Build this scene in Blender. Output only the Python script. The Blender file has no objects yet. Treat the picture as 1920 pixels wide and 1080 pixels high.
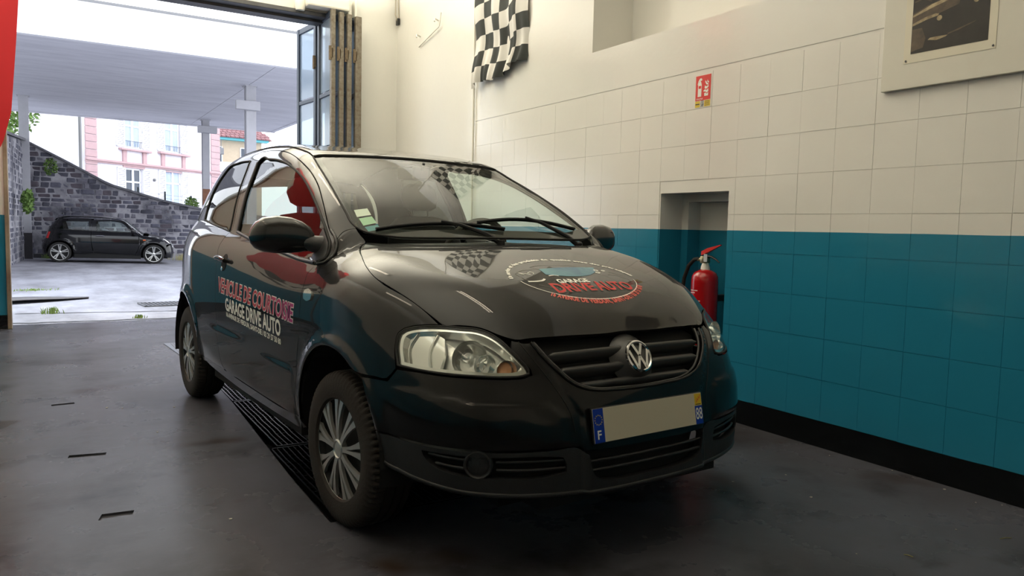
import bpy, bmesh, math, random
import numpy as np
from mathutils import Vector, Matrix
from mathutils.geometry import delaunay_2d_cdt
SC = bpy.context.scene
COL = SC.collection
random.seed(4)
PI = math.pi

# ------------------------------------------------------------------ camera
cam_data = bpy.data.cameras.new('camera')
cam = bpy.data.objects.new('camera', cam_data); COL.objects.link(cam)
YAW, PITCH, ROLL = 0.54890, 0.07950, 0.02283
cy_, sy_ = math.cos(YAW), math.sin(YAW); cp_, sp_ = math.cos(PITCH), math.sin(PITCH)
Fv = Vector((sy_*cp_, cy_*cp_, -sp_)); R0 = Vector((cy_, -sy_, 0)); U0 = R0.cross(Fv)
Rv = R0*math.cos(ROLL)+U0*math.sin(ROLL); Uv = -R0*math.sin(ROLL)+U0*math.cos(ROLL)
cam.matrix_world = Matrix(((Rv.x, Uv.x, -Fv.x, 0), (Rv.y, Uv.y, -Fv.y, 0), (Rv.z, Uv.z, -Fv.z, 1.121), (0, 0, 0, 1)))
cam_data.sensor_width = 36.0
cam_data.lens = 36.0*1408.3/1920.0
cam_data.clip_end = 300
SC.camera = cam

# ------------------------------------------------------------------ world, light, exposure
world = bpy.data.worlds.new('overcast_sky'); SC.world = world
world.use_nodes = True
wn = world.node_tree.nodes; wl = world.node_tree.links
bg = wn['Background']
tc = wn.new('ShaderNodeTexCoord'); sep = wn.new('ShaderNodeSeparateXYZ'); mr = wn.new('ShaderNodeMapRange'); mx = wn.new('ShaderNodeMix')
mx.data_type = 'RGBA'
wl.new(tc.outputs['Generated'], sep.inputs[0]); wl.new(sep.outputs['Z'], mr.inputs['Value'])
mr.inputs['From Min'].default_value = 0.0; mr.inputs['From Max'].default_value = 0.8
mx.inputs['A'].default_value = (0.93, 0.96, 1.0, 1); mx.inputs['B'].default_value = (0.80, 0.88, 1.0, 1)
wl.new(mr.outputs[0], mx.inputs['Factor']); wl.new(mx.outputs['Result'], bg.inputs['Color'])
bg.inputs['Strength'].default_value = 3.6

def area(name, loc, rot, sx, sy, power, col, vis=True):
    d = bpy.data.lights.new(name, 'AREA'); d.shape = 'RECTANGLE'; d.size = sx; d.size_y = sy
    d.energy = power; d.color = col
    o = bpy.data.objects.new(name, d); COL.objects.link(o); o.location = loc; o.rotation_euler = rot
    return o
SC.view_settings.view_transform = 'Standard'
SC.view_settings.look = 'None'
SC.view_settings.gamma = 1.0
SC.view_settings.use_curve_mapping = False
SC.view_settings.exposure = 0.0
try:
    SC.cycles.use_denoising = True
    SC.cycles.max_bounces = 10
    SC.cycles.transparent_max_bounces = 16
    SC.cycles.sample_clamp_indirect = 6.0
    SC.cycles.blur_glossy = 0.5
except Exception:
    pass

# ------------------------------------------------------------------ helpers
def tag(o, label=None, cat=None, group=None, kind=None):
    if label: o['label'] = label
    if cat: o['category'] = cat
    if group: o['group'] = group
    if kind: o['kind'] = kind
    return o
def empty(name, loc=(0, 0, 0), rz=0.0, label=None, cat=None, group=None):
    o = bpy.data.objects.new(name, None); COL.objects.link(o); o.location = loc; o.rotation_euler = (0, 0, rz)
    o.empty_display_size = .1
    return tag(o, label, cat, group)
def link(name, me, mat, parent=None):
    if mat is not None and not me.materials: me.materials.append(mat)
    o = bpy.data.objects.new(name, me); COL.objects.link(o)
    if parent is not None: o.parent = parent
    return o
def mesh(name, vs, fs, mat, parent=None, smooth=False):
    me = bpy.data.meshes.new(name); me.from_pydata([tuple(map(float, v)) for v in vs], [], [tuple(map(int, f)) for f in fs]); me.update()
    if smooth: me.shade_smooth()
    return link(name, me, mat, parent)
class MB:
    """collects shapes into one mesh"""
    def __init__(s): s.v = []; s.f = []
    def add(s, vs, fs, M=None):
        b = len(s.v)
        s.v += [tuple(M @ Vector(v)) if M is not None else tuple(v) for v in vs]; s.f += [tuple(b+i for i in f) for f in fs]
    def box(s, x0, x1, y0, y1, z0, z1, M=None):
        s.add([(x0, y0, z0), (x1, y0, z0), (x1, y1, z0), (x0, y1, z0), (x0, y0, z1), (x1, y0, z1), (x1, y1, z1), (x0, y1, z1)],
              [(0, 3, 2, 1), (4, 5, 6, 7), (0, 1, 5, 4), (1, 2, 6, 5), (2, 3, 7, 6), (3, 0, 4, 7)], M)
    def bbox(s, x0, x1, y0, y1, z0, z1, b=.006, M=None):
        """box with bevelled edges"""
        bm = bmesh.new(); bmesh.ops.create_cube(bm, size=1)
        for v in bm.verts: v.co = Vector(((x0+x1)/2+v.co.x*(x1-x0), (y0+y1)/2+v.co.y*(y1-y0), (z0+z1)/2+v.co.z*(z1-z0)))
        bmesh.ops.bevel(bm, geom=bm.edges[:], offset=b, segments=2, affect='EDGES', profile=.5)
        bm.verts.index_update()
        s.add([v.co.copy() for v in bm.verts], [[v.index for v in f.verts] for f in bm.faces], M); bm.free()
    def lathe(s, prof, n=24, M=None, cap=True):
        """profile [(r, z)] turned about z"""
        vs = []; fs = []
        for i in range(n):
            a = 2*PI*i/n
            for r, z in prof: vs.append((r*math.cos(a), r*math.sin(a), z))
        k = len(prof)
        for i in range(n):
            j = (i+1) % n
            for q in range(k-1): fs.append((i*k+q, j*k+q, j*k+q+1, i*k+q+1))
        if cap:
            if prof[0][0] > 1e-6: fs.append([i*k for i in range(n)][::-1])
            if prof[-1][0] > 1e-6: fs.append([i*k+k-1 for i in range(n)])
        s.add(vs, fs, M)
    def tube(s, pts, r, n=8, closed=False, M=None):
        pts = [Vector(p) for p in pts]; m = len(pts); rs = r if isinstance(r, (list, tuple)) else [r]*m
        vs = []; fs = []; up = None
        for i, p in enumerate(pts):
            a = pts[(i-1) % m] if (closed or i > 0) else p
            b = pts[(i+1) % m] if (closed or i < m-1) else p
            t = (b-a).normalized() if (b-a).length > 1e-9 else Vector((0, 0, 1))
            if up is None: up = Vector((0, 0, 1)) if abs(t.z) < .9 else Vector((1, 0, 0))
            x = t.cross(up); x = x.normalized() if x.length > 1e-6 else Vector((1, 0, 0)); y = x.cross(t).normalized(); up = y
            for k in range(n):
                c = 2*PI*k/n; vs.append(p+x*(math.cos(c)*rs[i])+y*(math.sin(c)*rs[i]))
        for i in range(m if closed else m-1):
            j = (i+1) % m
            for k in range(n):
                l = (k+1) % n; fs.append((i*n+k, i*n+l, j*n+l, j*n+k))
        if not closed: fs += [tuple(range(n)), tuple(range((m-1)*n, m*n))[::-1]]
        s.add(vs, fs, M)
    def prism(s, poly, h, M=None):
        """2D polygon extruded along z from 0 to h"""
        n = len(poly); s.add([(a, b, 0) for a, b in poly]+[(a, b, h) for a, b in poly],
            [tuple(range(n))[::-1], tuple(range(n, 2*n))]+[(i, (i+1) % n, n+(i+1) % n, n+i) for i in range(n)], M)
    def build(s, name, mat, parent=None, smooth=False, ang=None):
        me = bpy.data.meshes.new(name); me.from_pydata(s.v, [], s.f); me.update()
        bm = bmesh.new(); bm.from_mesh(me); bmesh.ops.recalc_face_normals(bm, faces=bm.faces)
        if smooth:
            ca = math.cos(ang or .6)
            for f in bm.faces: f.smooth = True
            for e in bm.edges:
                if len(e.link_faces) == 2 and e.link_faces[0].normal.dot(e.link_faces[1].normal) < ca: e.smooth = False
        bm.to_mesh(me); bm.free()
        return link(name, me, mat, parent)
def axes(o, x, y, z=None):
    """matrix with origin o and columns x, y, z"""
    x = Vector(x).normalized(); y = Vector(y).normalized(); z = x.cross(y).normalized() if z is None else Vector(z).normalized()
    return Matrix(((x.x, y.x, z.x, o[0]), (x.y, y.y, z.y, o[1]), (x.z, y.z, z.z, o[2]), (0, 0, 0, 1)))
def T(x, y, z): return Matrix.Translation((x, y, z))
def R(a, ax): return Matrix.Rotation(a, 4, ax)

# ------------------------------------------------------------------ materials
def srgb(r, g=None, b=None):
    if g is None: r, g, b = r
    f = lambda c: (c/255/12.92) if c/255 <= .04045 else ((c/255+.055)/1.055)**2.4
    return (f(r), f(g), f(b), 1)
def mat(name, col, rough=.5, metal=0.0, coat=0.0, ior=1.5, noise=0.0, nscale=6.0, bump=0.0, bscale=40.0, emit=None, estr=0.0, col2=None, coords='Object', croughness=.03):
    m = bpy.data.materials.new(name); m.use_nodes = True
    nt = m.node_tree; n = nt.nodes; l = nt.links; p = n['Principled BSDF']
    p.inputs['Base Color'].default_value = col; p.inputs['Roughness'].default_value = rough; p.inputs['Metallic'].default_value = metal
    p.inputs['Coat Weight'].default_value = coat; p.inputs['Coat Roughness'].default_value = croughness; p.inputs['IOR'].default_value = ior
    if emit: p.inputs['Emission Color'].default_value = emit; p.inputs['Emission Strength'].default_value = estr
    tcx = n.new('ShaderNodeTexCoord')
    if noise or col2:
        nz = n.new('ShaderNodeTexNoise'); nz.inputs['Scale'].default_value = nscale; nz.inputs['Detail'].default_value = 6; nz.inputs['Roughness'].default_value = .65
        l.new(tcx.outputs[coords], nz.inputs['Vector'])
        rp = n.new('ShaderNodeMapRange'); rp.inputs['From Min'].default_value = .3; rp.inputs['From Max'].default_value = .7
        l.new(nz.outputs['Fac'], rp.inputs['Value'])
        mixn = n.new('ShaderNodeMix'); mixn.data_type = 'RGBA'
        c2 = col2 or tuple(c*(1-noise) for c in col[:3])+(1,)
        mixn.inputs['A'].default_value = col; mixn.inputs['B'].default_value = c2
        l.new(rp.outputs[0], mixn.inputs['Factor']); l.new(mixn.outputs['Result'], p.inputs['Base Color'])
    if bump:
        nb = n.new('ShaderNodeTexNoise'); nb.inputs['Scale'].default_value = bscale; nb.inputs['Detail'].default_value = 5
        l.new(tcx.outputs[coords], nb.inputs['Vector'])
        b = n.new('ShaderNodeBump'); b.inputs['Strength'].default_value = bump; b.inputs['Distance'].default_value = .01
        l.new(nb.outputs['Fac'], b.inputs['Height']); l.new(b.outputs['Normal'], p.inputs['Normal'])
    return m
def glassmat(name, tint=(.85, .93, .9, 1), ior=1.5, rough=0.0, dirt=0.0, dirtcol=(.5, .48, .42, 1)):
    m = bpy.data.materials.new(name); m.use_nodes = True; nt = m.node_tree; n = nt.nodes; l = nt.links
    n.remove(n['Principled BSDF']); out = n['Material Output']
    tr = n.new('ShaderNodeBsdfTransparent'); tr.inputs['Color'].default_value = tint
    gl = n.new('ShaderNodeBsdfGlossy'); gl.inputs['Roughness'].default_value = rough
    fr = n.new('ShaderNodeFresnel')
    # a thin pane reflects alike from both sides
    ge = n.new('ShaderNodeNewGeometry'); im = n.new('ShaderNodeMix'); im.inputs['A'].default_value = ior; im.inputs['B'].default_value = 1/ior
    l.new(ge.outputs['Backfacing'], im.inputs['Factor']); l.new(im.outputs['Result'], fr.inputs['IOR'])
    ms = n.new('ShaderNodeMixShader'); l.new(fr.outputs[0], ms.inputs[0]); l.new(tr.outputs[0], ms.inputs[1]); l.new(gl.outputs[0], ms.inputs[2])
    last = ms
    if dirt:
        df = n.new('ShaderNodeBsdfDiffuse'); df.inputs['Color'].default_value = dirtcol
        m2 = n.new('ShaderNodeMixShader'); m2.inputs[0].default_value = dirt
        l.new(ms.outputs[0], m2.inputs[1]); l.new(df.outputs[0], m2.inputs[2]); last = m2
    l.new(last.outputs[0], out.inputs['Surface'])
    return m
def wall_paint(name, white, teal, black, z1, z2, rough, noise=.06):
    m = mat(name, white, rough, bump=.12, bscale=18, coords='Object')
    nt = m.node_tree; n = nt.nodes; l = nt.links; p = n['Principled BSDF']
    g = n.new('ShaderNodeNewGeometry'); s = n.new('ShaderNodeSeparateXYZ'); l.new(g.outputs['Position'], s.inputs[0])
    nz = n.new('ShaderNodeTexNoise'); nz.inputs['Scale'].default_value = 2.2; nz.inputs['Detail'].default_value = 8; l.new(g.outputs['Position'], nz.inputs['Vector'])
    def step(z):
        # slightly hand-cut paint edge
        ma = n.new('ShaderNodeMath'); ma.operation = 'MULTIPLY_ADD'; ma.inputs[1].default_value = .006; l.new(nz.outputs['Fac'], ma.inputs[0]); l.new(s.outputs['Z'], ma.inputs[2])
        gt = n.new('ShaderNodeMath'); gt.operation = 'GREATER_THAN'; gt.inputs[1].default_value = z+.003; l.new(ma.outputs[0], gt.inputs[0]); return gt
    def varied(c):
        mm = n.new('ShaderNodeMix'); mm.data_type = 'RGBA'; mm.inputs['A'].default_value = c; mm.inputs['B'].default_value = tuple(k*(1-noise) for k in c[:3])+(1,)
        l.new(nz.outputs['Fac'], mm.inputs['Factor']); return mm
    a = n.new('ShaderNodeMix'); a.data_type = 'RGBA'; b = n.new('ShaderNodeMix'); b.data_type = 'RGBA'
    l.new(step(z1).outputs[0], a.inputs['Factor']); l.new(varied(black).outputs['Result'], a.inputs['A']); l.new(varied(teal).outputs['Result'], a.inputs['B'])
    l.new(step(z2).outputs[0], b.inputs['Factor']); l.new(a.outputs['Result'], b.inputs['A']); l.new(varied(white).outputs['Result'], b.inputs['B'])
    l.new(b.outputs['Result'], p.inputs['Base Color'])
    return m
WHITE = srgb(230, 228, 221); TEAL = srgb(38, 124, 152); BLK = srgb(12, 15, 16)
M_wall = wall_paint('gloss_wall_paint', WHITE, TEAL, BLK, .139, 1.137, .14)
M_wall_g = wall_paint('glossier_wall_paint', WHITE, TEAL, BLK, .139, 1.137, .16)
M_ceil = mat('ceiling_paint', srgb(214, 208, 190), .8, noise=.15)
M_floor = mat('stained_concrete_floor', srgb(120, 112, 104), .32, ior=1.17, bump=.12, bscale=9)
def floor_nodes(m):
    nt = m.node_tree; n = nt.nodes; l = nt.links; p = n['Principled BSDF']
    g = n.new('ShaderNodeNewGeometry'); pos = g.outputs['Position']
    def noise(sc, det=8, rough=.6):
        z = n.new('ShaderNodeTexNoise'); z.inputs['Scale'].default_value = sc; z.inputs['Detail'].default_value = det; z.inputs['Roughness'].default_value = rough; l.new(pos, z.inputs['Vector']); return z.outputs['Fac']
    def ramp(f, a, b):
        r = n.new('ShaderNodeMapRange'); r.inputs['From Min'].default_value = a; r.inputs['From Max'].default_value = b; l.new(f, r.inputs['Value']); return r.outputs[0]
    def mixc(f, a, b):
        q = n.new('ShaderNodeMix'); q.data_type = 'RGBA'; l.new(f, q.inputs['Factor'])
        for s, v in (('A', a), ('B', b)):
            if isinstance(v, tuple): q.inputs[s].default_value = v
            else: l.new(v, q.inputs[s])
        return q.outputs['Result']
    c = mixc(ramp(noise(.55), .35, .65), srgb(88, 89, 98), srgb(64, 62, 65))
    c = mixc(ramp(noise(2.3), .52, .72), c, srgb(40, 37, 36))
    c = mixc(ramp(noise(9, 10, .75), .58, .8), c, srgb(98, 98, 106))
    c = mixc(ramp(noise(1.4, 3), .60, .70), c, srgb(52, 42, 36))
    l.new(c, p.inputs['Base Color'])
    r = n.new('ShaderNodeMapRange'); r.inputs['To Min'].default_value = .16; r.inputs['To Max'].default_value = .40; l.new(noise(1.1), r.inputs['Value']); l.new(r.outputs[0], p.inputs['Roughness'])
floor_nodes(M_floor)
M_black = mat('black_plastic', (.012, .012, .013, 1), .45)
M_rubber = mat('rubber', (.018, .017, .016, 1), .75, noise=.3, nscale=20)
M_steel = mat('grey_steel', srgb(120, 120, 122), .45, .7)
M_chrome = mat('chrome', (.82, .82, .80, 1), .08, 1.0)
M_whitepaint = mat('white_paint', srgb(235, 232, 222), .5)
# ================================================================== ROOM
XW = 3.445; YB = 9.0; ZC = 4.7; XR2 = 3.735; YP = 6.37; XL = -1.75; YN = -3.0
NY0, NY1, NZ1 = 3.18, 3.771, 1.372
w = MB()
TH = XW+.003     # backing face just behind the block faces
def wx(y0, y1, z0, z1, x0=TH, x1=4.3): w.box(x0, x1, y0, y1, z0, z1)
wx(YN, NY0, 0, 2.43); wx(NY1, YP, 0, 2.43); wx(NY0, NY1, NZ1, 2.43)
wx(NY0, NY1, 0, NZ1, XW+.31); w.box(XW+.2, XW+.31, NY1-.06, NY1, 0, NZ1); w.box(XW+.2, XW+.31, NY0, NY1-.06, NZ1-.05, NZ1)
wx(YN, 4.572, 2.43, ZC, 3.824)                       # set back above the ledge
wx(4.572, YP, 2.43, ZC, XW+.004)
wx(YP, YB+.3, 0, ZC, XR2)
w.box(XW, TH, YN, NY0, 2.125, 2.43); w.box(XW, TH, NY0, 4.572, 2.125, 2.43); w.box(XW, TH, 4.572, YP, 2.125, 2.43)
w.box(XW-.004, TH, YN, NY0, 0, .139); w.box(XW-.004, TH, NY1, YP, 0, .139)
wall_r = w.build('wall_right', M_wall); tag(wall_r, 'white painted block wall above a teal band and black skirting', kind='structure')
ys = [3.998]
while ys[-1] < YP-.1: ys.append(ys[-1]+.206)
ys[-1] = YP
lo = [3.998]
while lo[-1] > 1.15: lo.append(lo[-1]-.2165)
ys = lo[::-1]+ys[1:]
zs = [.139+.2185*i for i in range(10)]
def block_mesh(dy, dz):
    m = MB(); d = .011; b = .0013; c = .0004
    a = [(0, 0, 0), (0, dy, 0), (0, dy, dz), (0, 0, dz)]
    f = [(-d, c, b), (-d, dy-c, b), (-d, dy-c, dz-b), (-d, c, dz-b)]
    m.add(a+f, [(7, 6, 5, 4), (0, 4, 5, 1), (1, 5, 6, 2), (2, 6, 7, 3), (3, 7, 4, 0)])
    me = bpy.data.meshes.new('block'); me.from_pydata(m.v, [], m.f); me.materials.append(M_wall); me.update(); return me
cache = {}
for zi in range(9):
    for yi in range(len(ys)-1):
        a, b_, z0, z1 = ys[yi], ys[yi+1], zs[zi], zs[zi+1]
        if z0 < NZ1-.03:
            if a >= NY0-.03 and b_ <= NY1+.05: continue
            if a < NY0 < b_: b_ = NY0
            elif a < NY1 < b_ and a > NY0: a = NY1
        if b_-a < .03: continue
        key = (round(b_-a, 3), .2185)
        if key not in cache: cache[key] = block_mesh(*key)
        o = bpy.data.objects.new('block', cache[key]); COL.objects.link(o); o.parent = wall_r
        o.location = (XW+.011+random.uniform(-.0006, .0006), a, z0)
w = MB(); w.box(-1.95, -.402, YB, YB+.3, 0, ZC); w.box(-.402, 3.22, YB, YB+.3, 3.58, ZC); w.box(3.22, 4.3, YB, YB+.3, 0, ZC)
tag(w.build('wall_back', M_wall), 'cream and teal end wall around the wide garage doorway', kind='structure')
w = MB(); w.box(XL-.2, XL, YN, YB+.3, 0, ZC); tag(w.build('wall_left', M_wall_g), kind='structure')
w = MB(); w.box(XL-.2, 4.3, YN-.2, YN, 0, ZC); tag(w.build('wall_front', M_wall), kind='structure')
w = MB(); w.box(XL-.2, 4.3, YN-.2, YB+.3, ZC, ZC+.2); tag(w.build('ceiling', M_ceil), kind='structure')

# floor with sunk slots and a drain trench
def cdt_poly(outer, holes, grid):
    vs = []; es = []
    for loop in [outer]+holes:
        b = len(vs); vs += [Vector(p) for p in loop]; es += [(b+i, b+(i+1) % len(loop)) for i in range(len(loop))]
    vs += [Vector(p) for p in grid]
    r = delaunay_2d_cdt(vs, es, [], 0, 1e-6)
    P = np.array([tuple(v) for v in r[0]]); F = [f for f in r[2]]
    return P, F
def pnpoly(P, poly):
    P = np.asarray(P); x, y = P[:, 0], P[:, 1]; q = np.asarray(poly); ins = np.zeros(len(P), bool); j = len(q)-1
    for i in range(len(q)):
        xi, yi = q[i]; xj, yj = q[j]
        c = ((yi > y) != (yj > y))
        with np.errstate(divide='ignore', invalid='ignore'):
            t = (xj-xi)*(y-yi)/(yj-yi+1e-30)+xi
        ins ^= c & (x < t); j = i
    return ins
slots = [[(-.03, 5.185), (.09, 5.195), (.087, 5.235), (-.033, 5.225)], [(.035, 4.01), (.19, 3.985), (.197, 4.03), (.042, 4.055)],
         [(.12, 3.115), (.16, 3.095), (.185, 3.13), (.235, 3.118), (.245, 3.165), (.135, 3.175)]]
GX = lambda y: np.interp(y, [2.69, 2.88, 5.23, 7.41], [.868, .862, .945, .835])
trench = [(GX(y), y) for y in (2.69, 3.2, 3.75, 4.3, 4.85, 5.4, 5.96)]+[(1.56, 5.96), (1.56, 2.69)]
outer = [(XL, YN), (XR2+.2, YN), (XR2+.2, 9.3), (XL, 9.3)]
P, F = cdt_poly(outer, slots+[trench], [])
fm = MB()
cen = np.array([P[list(f)].mean(0) for f in F]); keep = np.ones(len(F), bool)
for h in slots+[trench]: keep &= ~pnpoly(cen, h)
fm.add([(a, b, 0) for a, b in P], [f for f, k in zip(F, keep) if k])
for h, d in [(s, .009) for s in slots]+[(trench, .09)]:
    n = len(h); fm.add([(a, b, 0) for a, b in h]+[(a, b, -d) for a, b in h], [(i, (i+1) % n, n+(i+1) % n, n+i) for i in range(n)]+[tuple(range(n, 2*n))])
fl = fm.build('floor', M_floor); tag(fl, 'stained grey concrete floor', kind='structure')

# door threshold and steel frame
w = MB(); w.bbox(-.406, -.368, 8.955, 9.06, 0, 3.58, .006)
M_post = mat('rusty_post_paint', srgb(150, 138, 118), .6, col2=srgb(104, 84, 66), nscale=3)
tag(w.build('door_frame_left', M_post), 'brownish steel door post with a rusted foot', kind='structure').name = 'trim_1'
w = MB(); w.bbox(-.402, 3.24, 8.95, 9.1, 3.55, 3.60, .006); w.box(-.402, 3.24, 9.1, 9.28, 3.52, 3.60)
tag(w.build('trim_2', mat('header_steel', srgb(88, 88, 90), .5, .4, noise=.3)), 'grey steel door header rail', kind='structure')

# ---- folded door leaves
M_leaf = mat('leaf_paint', srgb(52, 62, 76), .4, noise=.15)
M_leafedge = mat('worn_leaf_edge', srgb(134, 128, 116), .6, .1, col2=srgb(92, 78, 58), nscale=22, bump=.3)
M_pane = glassmat('frosted_pane', (.62, .70, .76, 1), 1.5, .12, dirt=.35, dirtcol=(.42, .50, .58, 1))
M_rust = mat('rusted_hinge', srgb(120, 104, 82), .6, .3, noise=.4, nscale=30)
def leaf(name, label, x, y0, y1, th, ztop, face_mat, skew=0.0):
    r = empty(name, (x, y0, 0), 0, label, 'door leaf', 'folded leaves of the garage door')
    r.rotation_euler = (0, 0, skew)
    L = y1-y0; zr = [.06, .75, 1.38, 2.02, 2.66, ztop]
    m = MB(); m.bbox(0, th, 0, .07, .06, ztop, .008); m.build('stile', M_leafedge if face_mat is M_leafedge else face_mat, r)
    m = MB(); m.bbox(0, th, L-.07, L, .06, ztop, .008); m.build('stile', M_leaf, r)
    for i, z in enumerate(zr):
        m = MB(); h = .05 if 0 < i < 5 else .07
        z0 = z if i == 0 else z-h/2 if i < 5 else z-h
        m.bbox(.006, th-.006, .07, L-.07, z0, z0+h, .006); m.build('rail', M_leaf, r)
    for i in range(5):
        m = MB(); m.box(th/2-.003, th/2+.003, .07, L-.07, zr[i]+.04, zr[i+1]-.02); m.build('pane', M_pane if i < 4 or True else M_leaf, r)
    for z in (.5, 1.95, 3.1):
        m = MB(); m.lathe([(.016, z-.08), (.016, z+.08)], 10, T(-.012, .02, 0)); m.bbox(-.02, .02, .0, .05, z-.06, z+.06, .004); m.build('hinge', M_rust, r)
    return r
leaf('door_leaf', 'folded dark metal leaf with blue-grey panes, nearest the doorway', 2.80, 8.70, 9.26, .05, 3.60, M_leafedge)
leaf('door_leaf', 'folded door leaf second from the doorway, worn brown edge', 2.895, 8.70, 9.26, .055, 3.58, M_leafedge)
leaf('door_leaf', 'folded door leaf third from the doorway, grey-brown edge', 2.99, 8.70, 9.26, .055, 3.57, M_leafedge)
leaf('door_leaf', 'folded door leaf nearest the cream wall, chipped edge', 3.09, 8.70, 9.26, .075, 3.56, M_leafedge)
leaf('door_leaf', 'dark glazed leaf standing out beyond the doorway', 2.80, 9.33, 9.95, .05, 3.60, M_leaf, .10)

# box and pipes above the door
m = MB(); m.bbox(2.55, 3.05, 8.78, 8.98, 3.62, 3.80, .02); r = m.build('junction_box', M_whitepaint); tag(r, 'white housing on the wall above the folded leaves', 'box')
m = MB(); m.lathe([(.05, 0), (.06, .05), (.06, .1), (.04, .14)], 14, T(2.5, 8.93, 3.58)); m.build('pulley_cap', M_whitepaint, r, True)
m = MB(); m.bbox(3.06, 3.10, 8.88, 8.98, 3.56, 3.80, .006); m.bbox(3.14, 3.17, 8.88, 8.98, 3.60, 3.80, .006); m.build('bracket', M_whitepaint, r)
m = MB()
cp = [(3.70, 8.96, 4.6), (3.69, 8.95, 4.0), (3.68, 8.93, 3.72), (3.71, 8.92, 3.62), (3.725, 8.93, 3.66), (3.722, 8.95, 4.0), (3.722, 8.96, 4.6)]
m.tube(cp, .009, 8)
cb = m.build('wall_cable', mat('dusty_cable', srgb(170, 162, 145), .6)); tag(cb, 'looped grey cable hanging in the wall corner by the door', 'cable')
m = MB(); m.bbox(3.695, 3.73, 8.9, 8.96, 3.60, 3.68, .006); m.build('plug', M_black, cb)
# streak of reflected light on the recessed wall, built as a bent rod
m = MB(); m.tube([(3.72, 8.30, 3.22), (3.70, 7.72, 3.33), (3.70, 7.68, 3.47)], .008, 6)
tag(m.build('wall_rod', M_whitepaint), 'thin bent white rod fixed high on the recessed wall', 'rod')
for i, (y, z) in enumerate([(8.30, 3.34), (7.82, 3.42)]):  # rest of the reflected streak, built as two small white hooks
    m = MB(); m.tube([(3.735, y, z), (3.68, y-.02, z+.01), (3.665, y-.05, z-.03)], .009, 6)
    tag(m.build('wall_hook', M_whitepaint), ['small white hook above the bent rod, nearer the doorway', 'small white hook above the bent rod, nearer the chequered flag'][i], 'hook', 'hooks by the bent rod')
# conduit on the pier edge
m = MB(); m.tube([(3.43, YP+.012, 0.1), (3.43, YP+.012, 4.6)], .012, 8)
tag(m.build('conduit', M_whitepaint, None, True), 'white conduit running up the wall corner beside the chequered flag', 'pipe')

# ---- text helper
def text_geo(s, bold=.0, shear=0.0, spacing=1.0):
    cu = bpy.data.curves.new('t', 'FONT'); cu.body = s; cu.size = 1; cu.offset = bold; cu.shear = shear; cu.space_character = spacing
    cu.resolution_u = 3; cu.fill_mode = 'FRONT' if hasattr(cu, 'fill_mode') else cu.fill_mode
    try: cu.dimensions = '2D'; cu.fill_mode = 'BOTH'
    except Exception: pass
    o = bpy.data.objects.new('t', cu); COL.objects.link(o)
    me = bpy.data.meshes.new_from_object(o)
    vs = [(v.co.x, v.co.y) for v in me.vertices]; fs = [tuple(p.vertices) for p in me.polygons]
    bpy.data.objects.remove(o); bpy.data.curves.remove(cu); bpy.data.meshes.remove(me)
    return vs, fs
def text_fit(s, x0, x1, y0, y1, fn, bold=0.0, spacing=1.0, grow=0.0):
    """text stretched into the rectangle, mapped by fn(u, v)"""
    vs, fs = text_geo(s, bold, 0, spacing); base, _ = text_geo(s, 0, 0, spacing)
    a = np.array(vs); b0 = np.array(base); mn = b0.min(0); mxx = b0.max(0)
    q = (a-mn)/(mxx-mn)
    return [fn(x0+u*(x1-x0), y0+v*(y1-y0)) for u, v in q], fs
def flat_text(name, s, x0, x1, y0, y1, fn, mt, parent, bold=0.0, spacing=1.0):
    vs, fs = text_fit(s, x0, x1, y0, y1, fn, bold, spacing)
    return mesh(name, vs, fs, mt, parent)

# ---- fire extinguisher sign
M_red = mat('sign_red', srgb(214, 44, 34), .4); M_yel = mat('sign_yellow', srgb(214, 184, 40), .4); M_ink = mat('ink_black', (.01, .01, .01, 1), .5)
sg = empty('extinguisher_sign', (XW, 3.424, 1.893), 0, 'red and yellow extinguisher sign on the white wall above the niche', 'sign')
sgf = lambda d: (lambda u, v: (-.001-d, .065-u, v))   # u to the right (towards -y), v up
def plate(name, u0, u1, v0, v1, d, mt, par, t=.002):
    m = MB(); m.box(-d-t, -d, .065-u1, .065-u0, v0, v1); return m.build(name, mt, par)
def shape(name, poly, d, mt, par, t=.0008):
    m = MB(); M = Matrix(((0, 0, -1, -d), (-1, 0, 0, .065), (0, 1, 0, 0), (0, 0, 0, 1))); m.prism(poly, t, M); return m.build(name, mt, par)
plate('backing', 0, .13, 0, .196, 0, M_whitepaint, sg)
plate('red_panel', .002, .128, .042, .194, .002, M_red, sg, .0006)
plate('yellow_panel', .002, .043, .002, .040, .002, M_yel, sg, .0006); plate('yellow_panel', .078, .128, .002, .040, .002, M_yel, sg, .0006); plate('black_panel', .048, .073, .003, .041, .002, M_ink, sg, .0006)
shape('extinguisher_symbol', [(.022, .066), (.052, .066), (.053, .138), (.048, .152), (.044, .158), (.044, .166), (.052, .160), (.056, .172), (.046, .178), (.036, .176), (.024, .160), (.018, .140), (.021, .139), (.028, .156), (.034, .163), (.034, .158), (.026, .150), (.023, .138)], .0028, M_whitepaint, sg)
plate('symbol_label', .028, .049, .115, .132, .0037, M_red, sg, .0005)
for pl in ([(.078, .066), (.108, .066), (.110, .086), (.098, .078), (.084, .086), (.076, .082)], [(.072, .092), (.082, .094), (.095, .084), (.110, .092), (.108, .110), (.096, .100), (.082, .106), (.070, .100)],
           [(.080, .124), (.078, .112), (.092, .108), (.110, .118), (.108, .136), (.100, .124), (.088, .124), (.080, .130)], [(.084, .160), (.082, .150), (.092, .134), (.104, .132), (.110, .142), (.098, .142), (.092, .152)], [(.102, .164), (.098, .150), (.108, .144), (.114, .148), (.104, .156)]):
    shape('flame_symbol', pl, .0028, M_whitepaint, sg)
flat_text('lettering', 'EXTINCTEUR', .014, .066, .047, .056, sgf(.0030), M_whitepaint, sg, .01)
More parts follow.
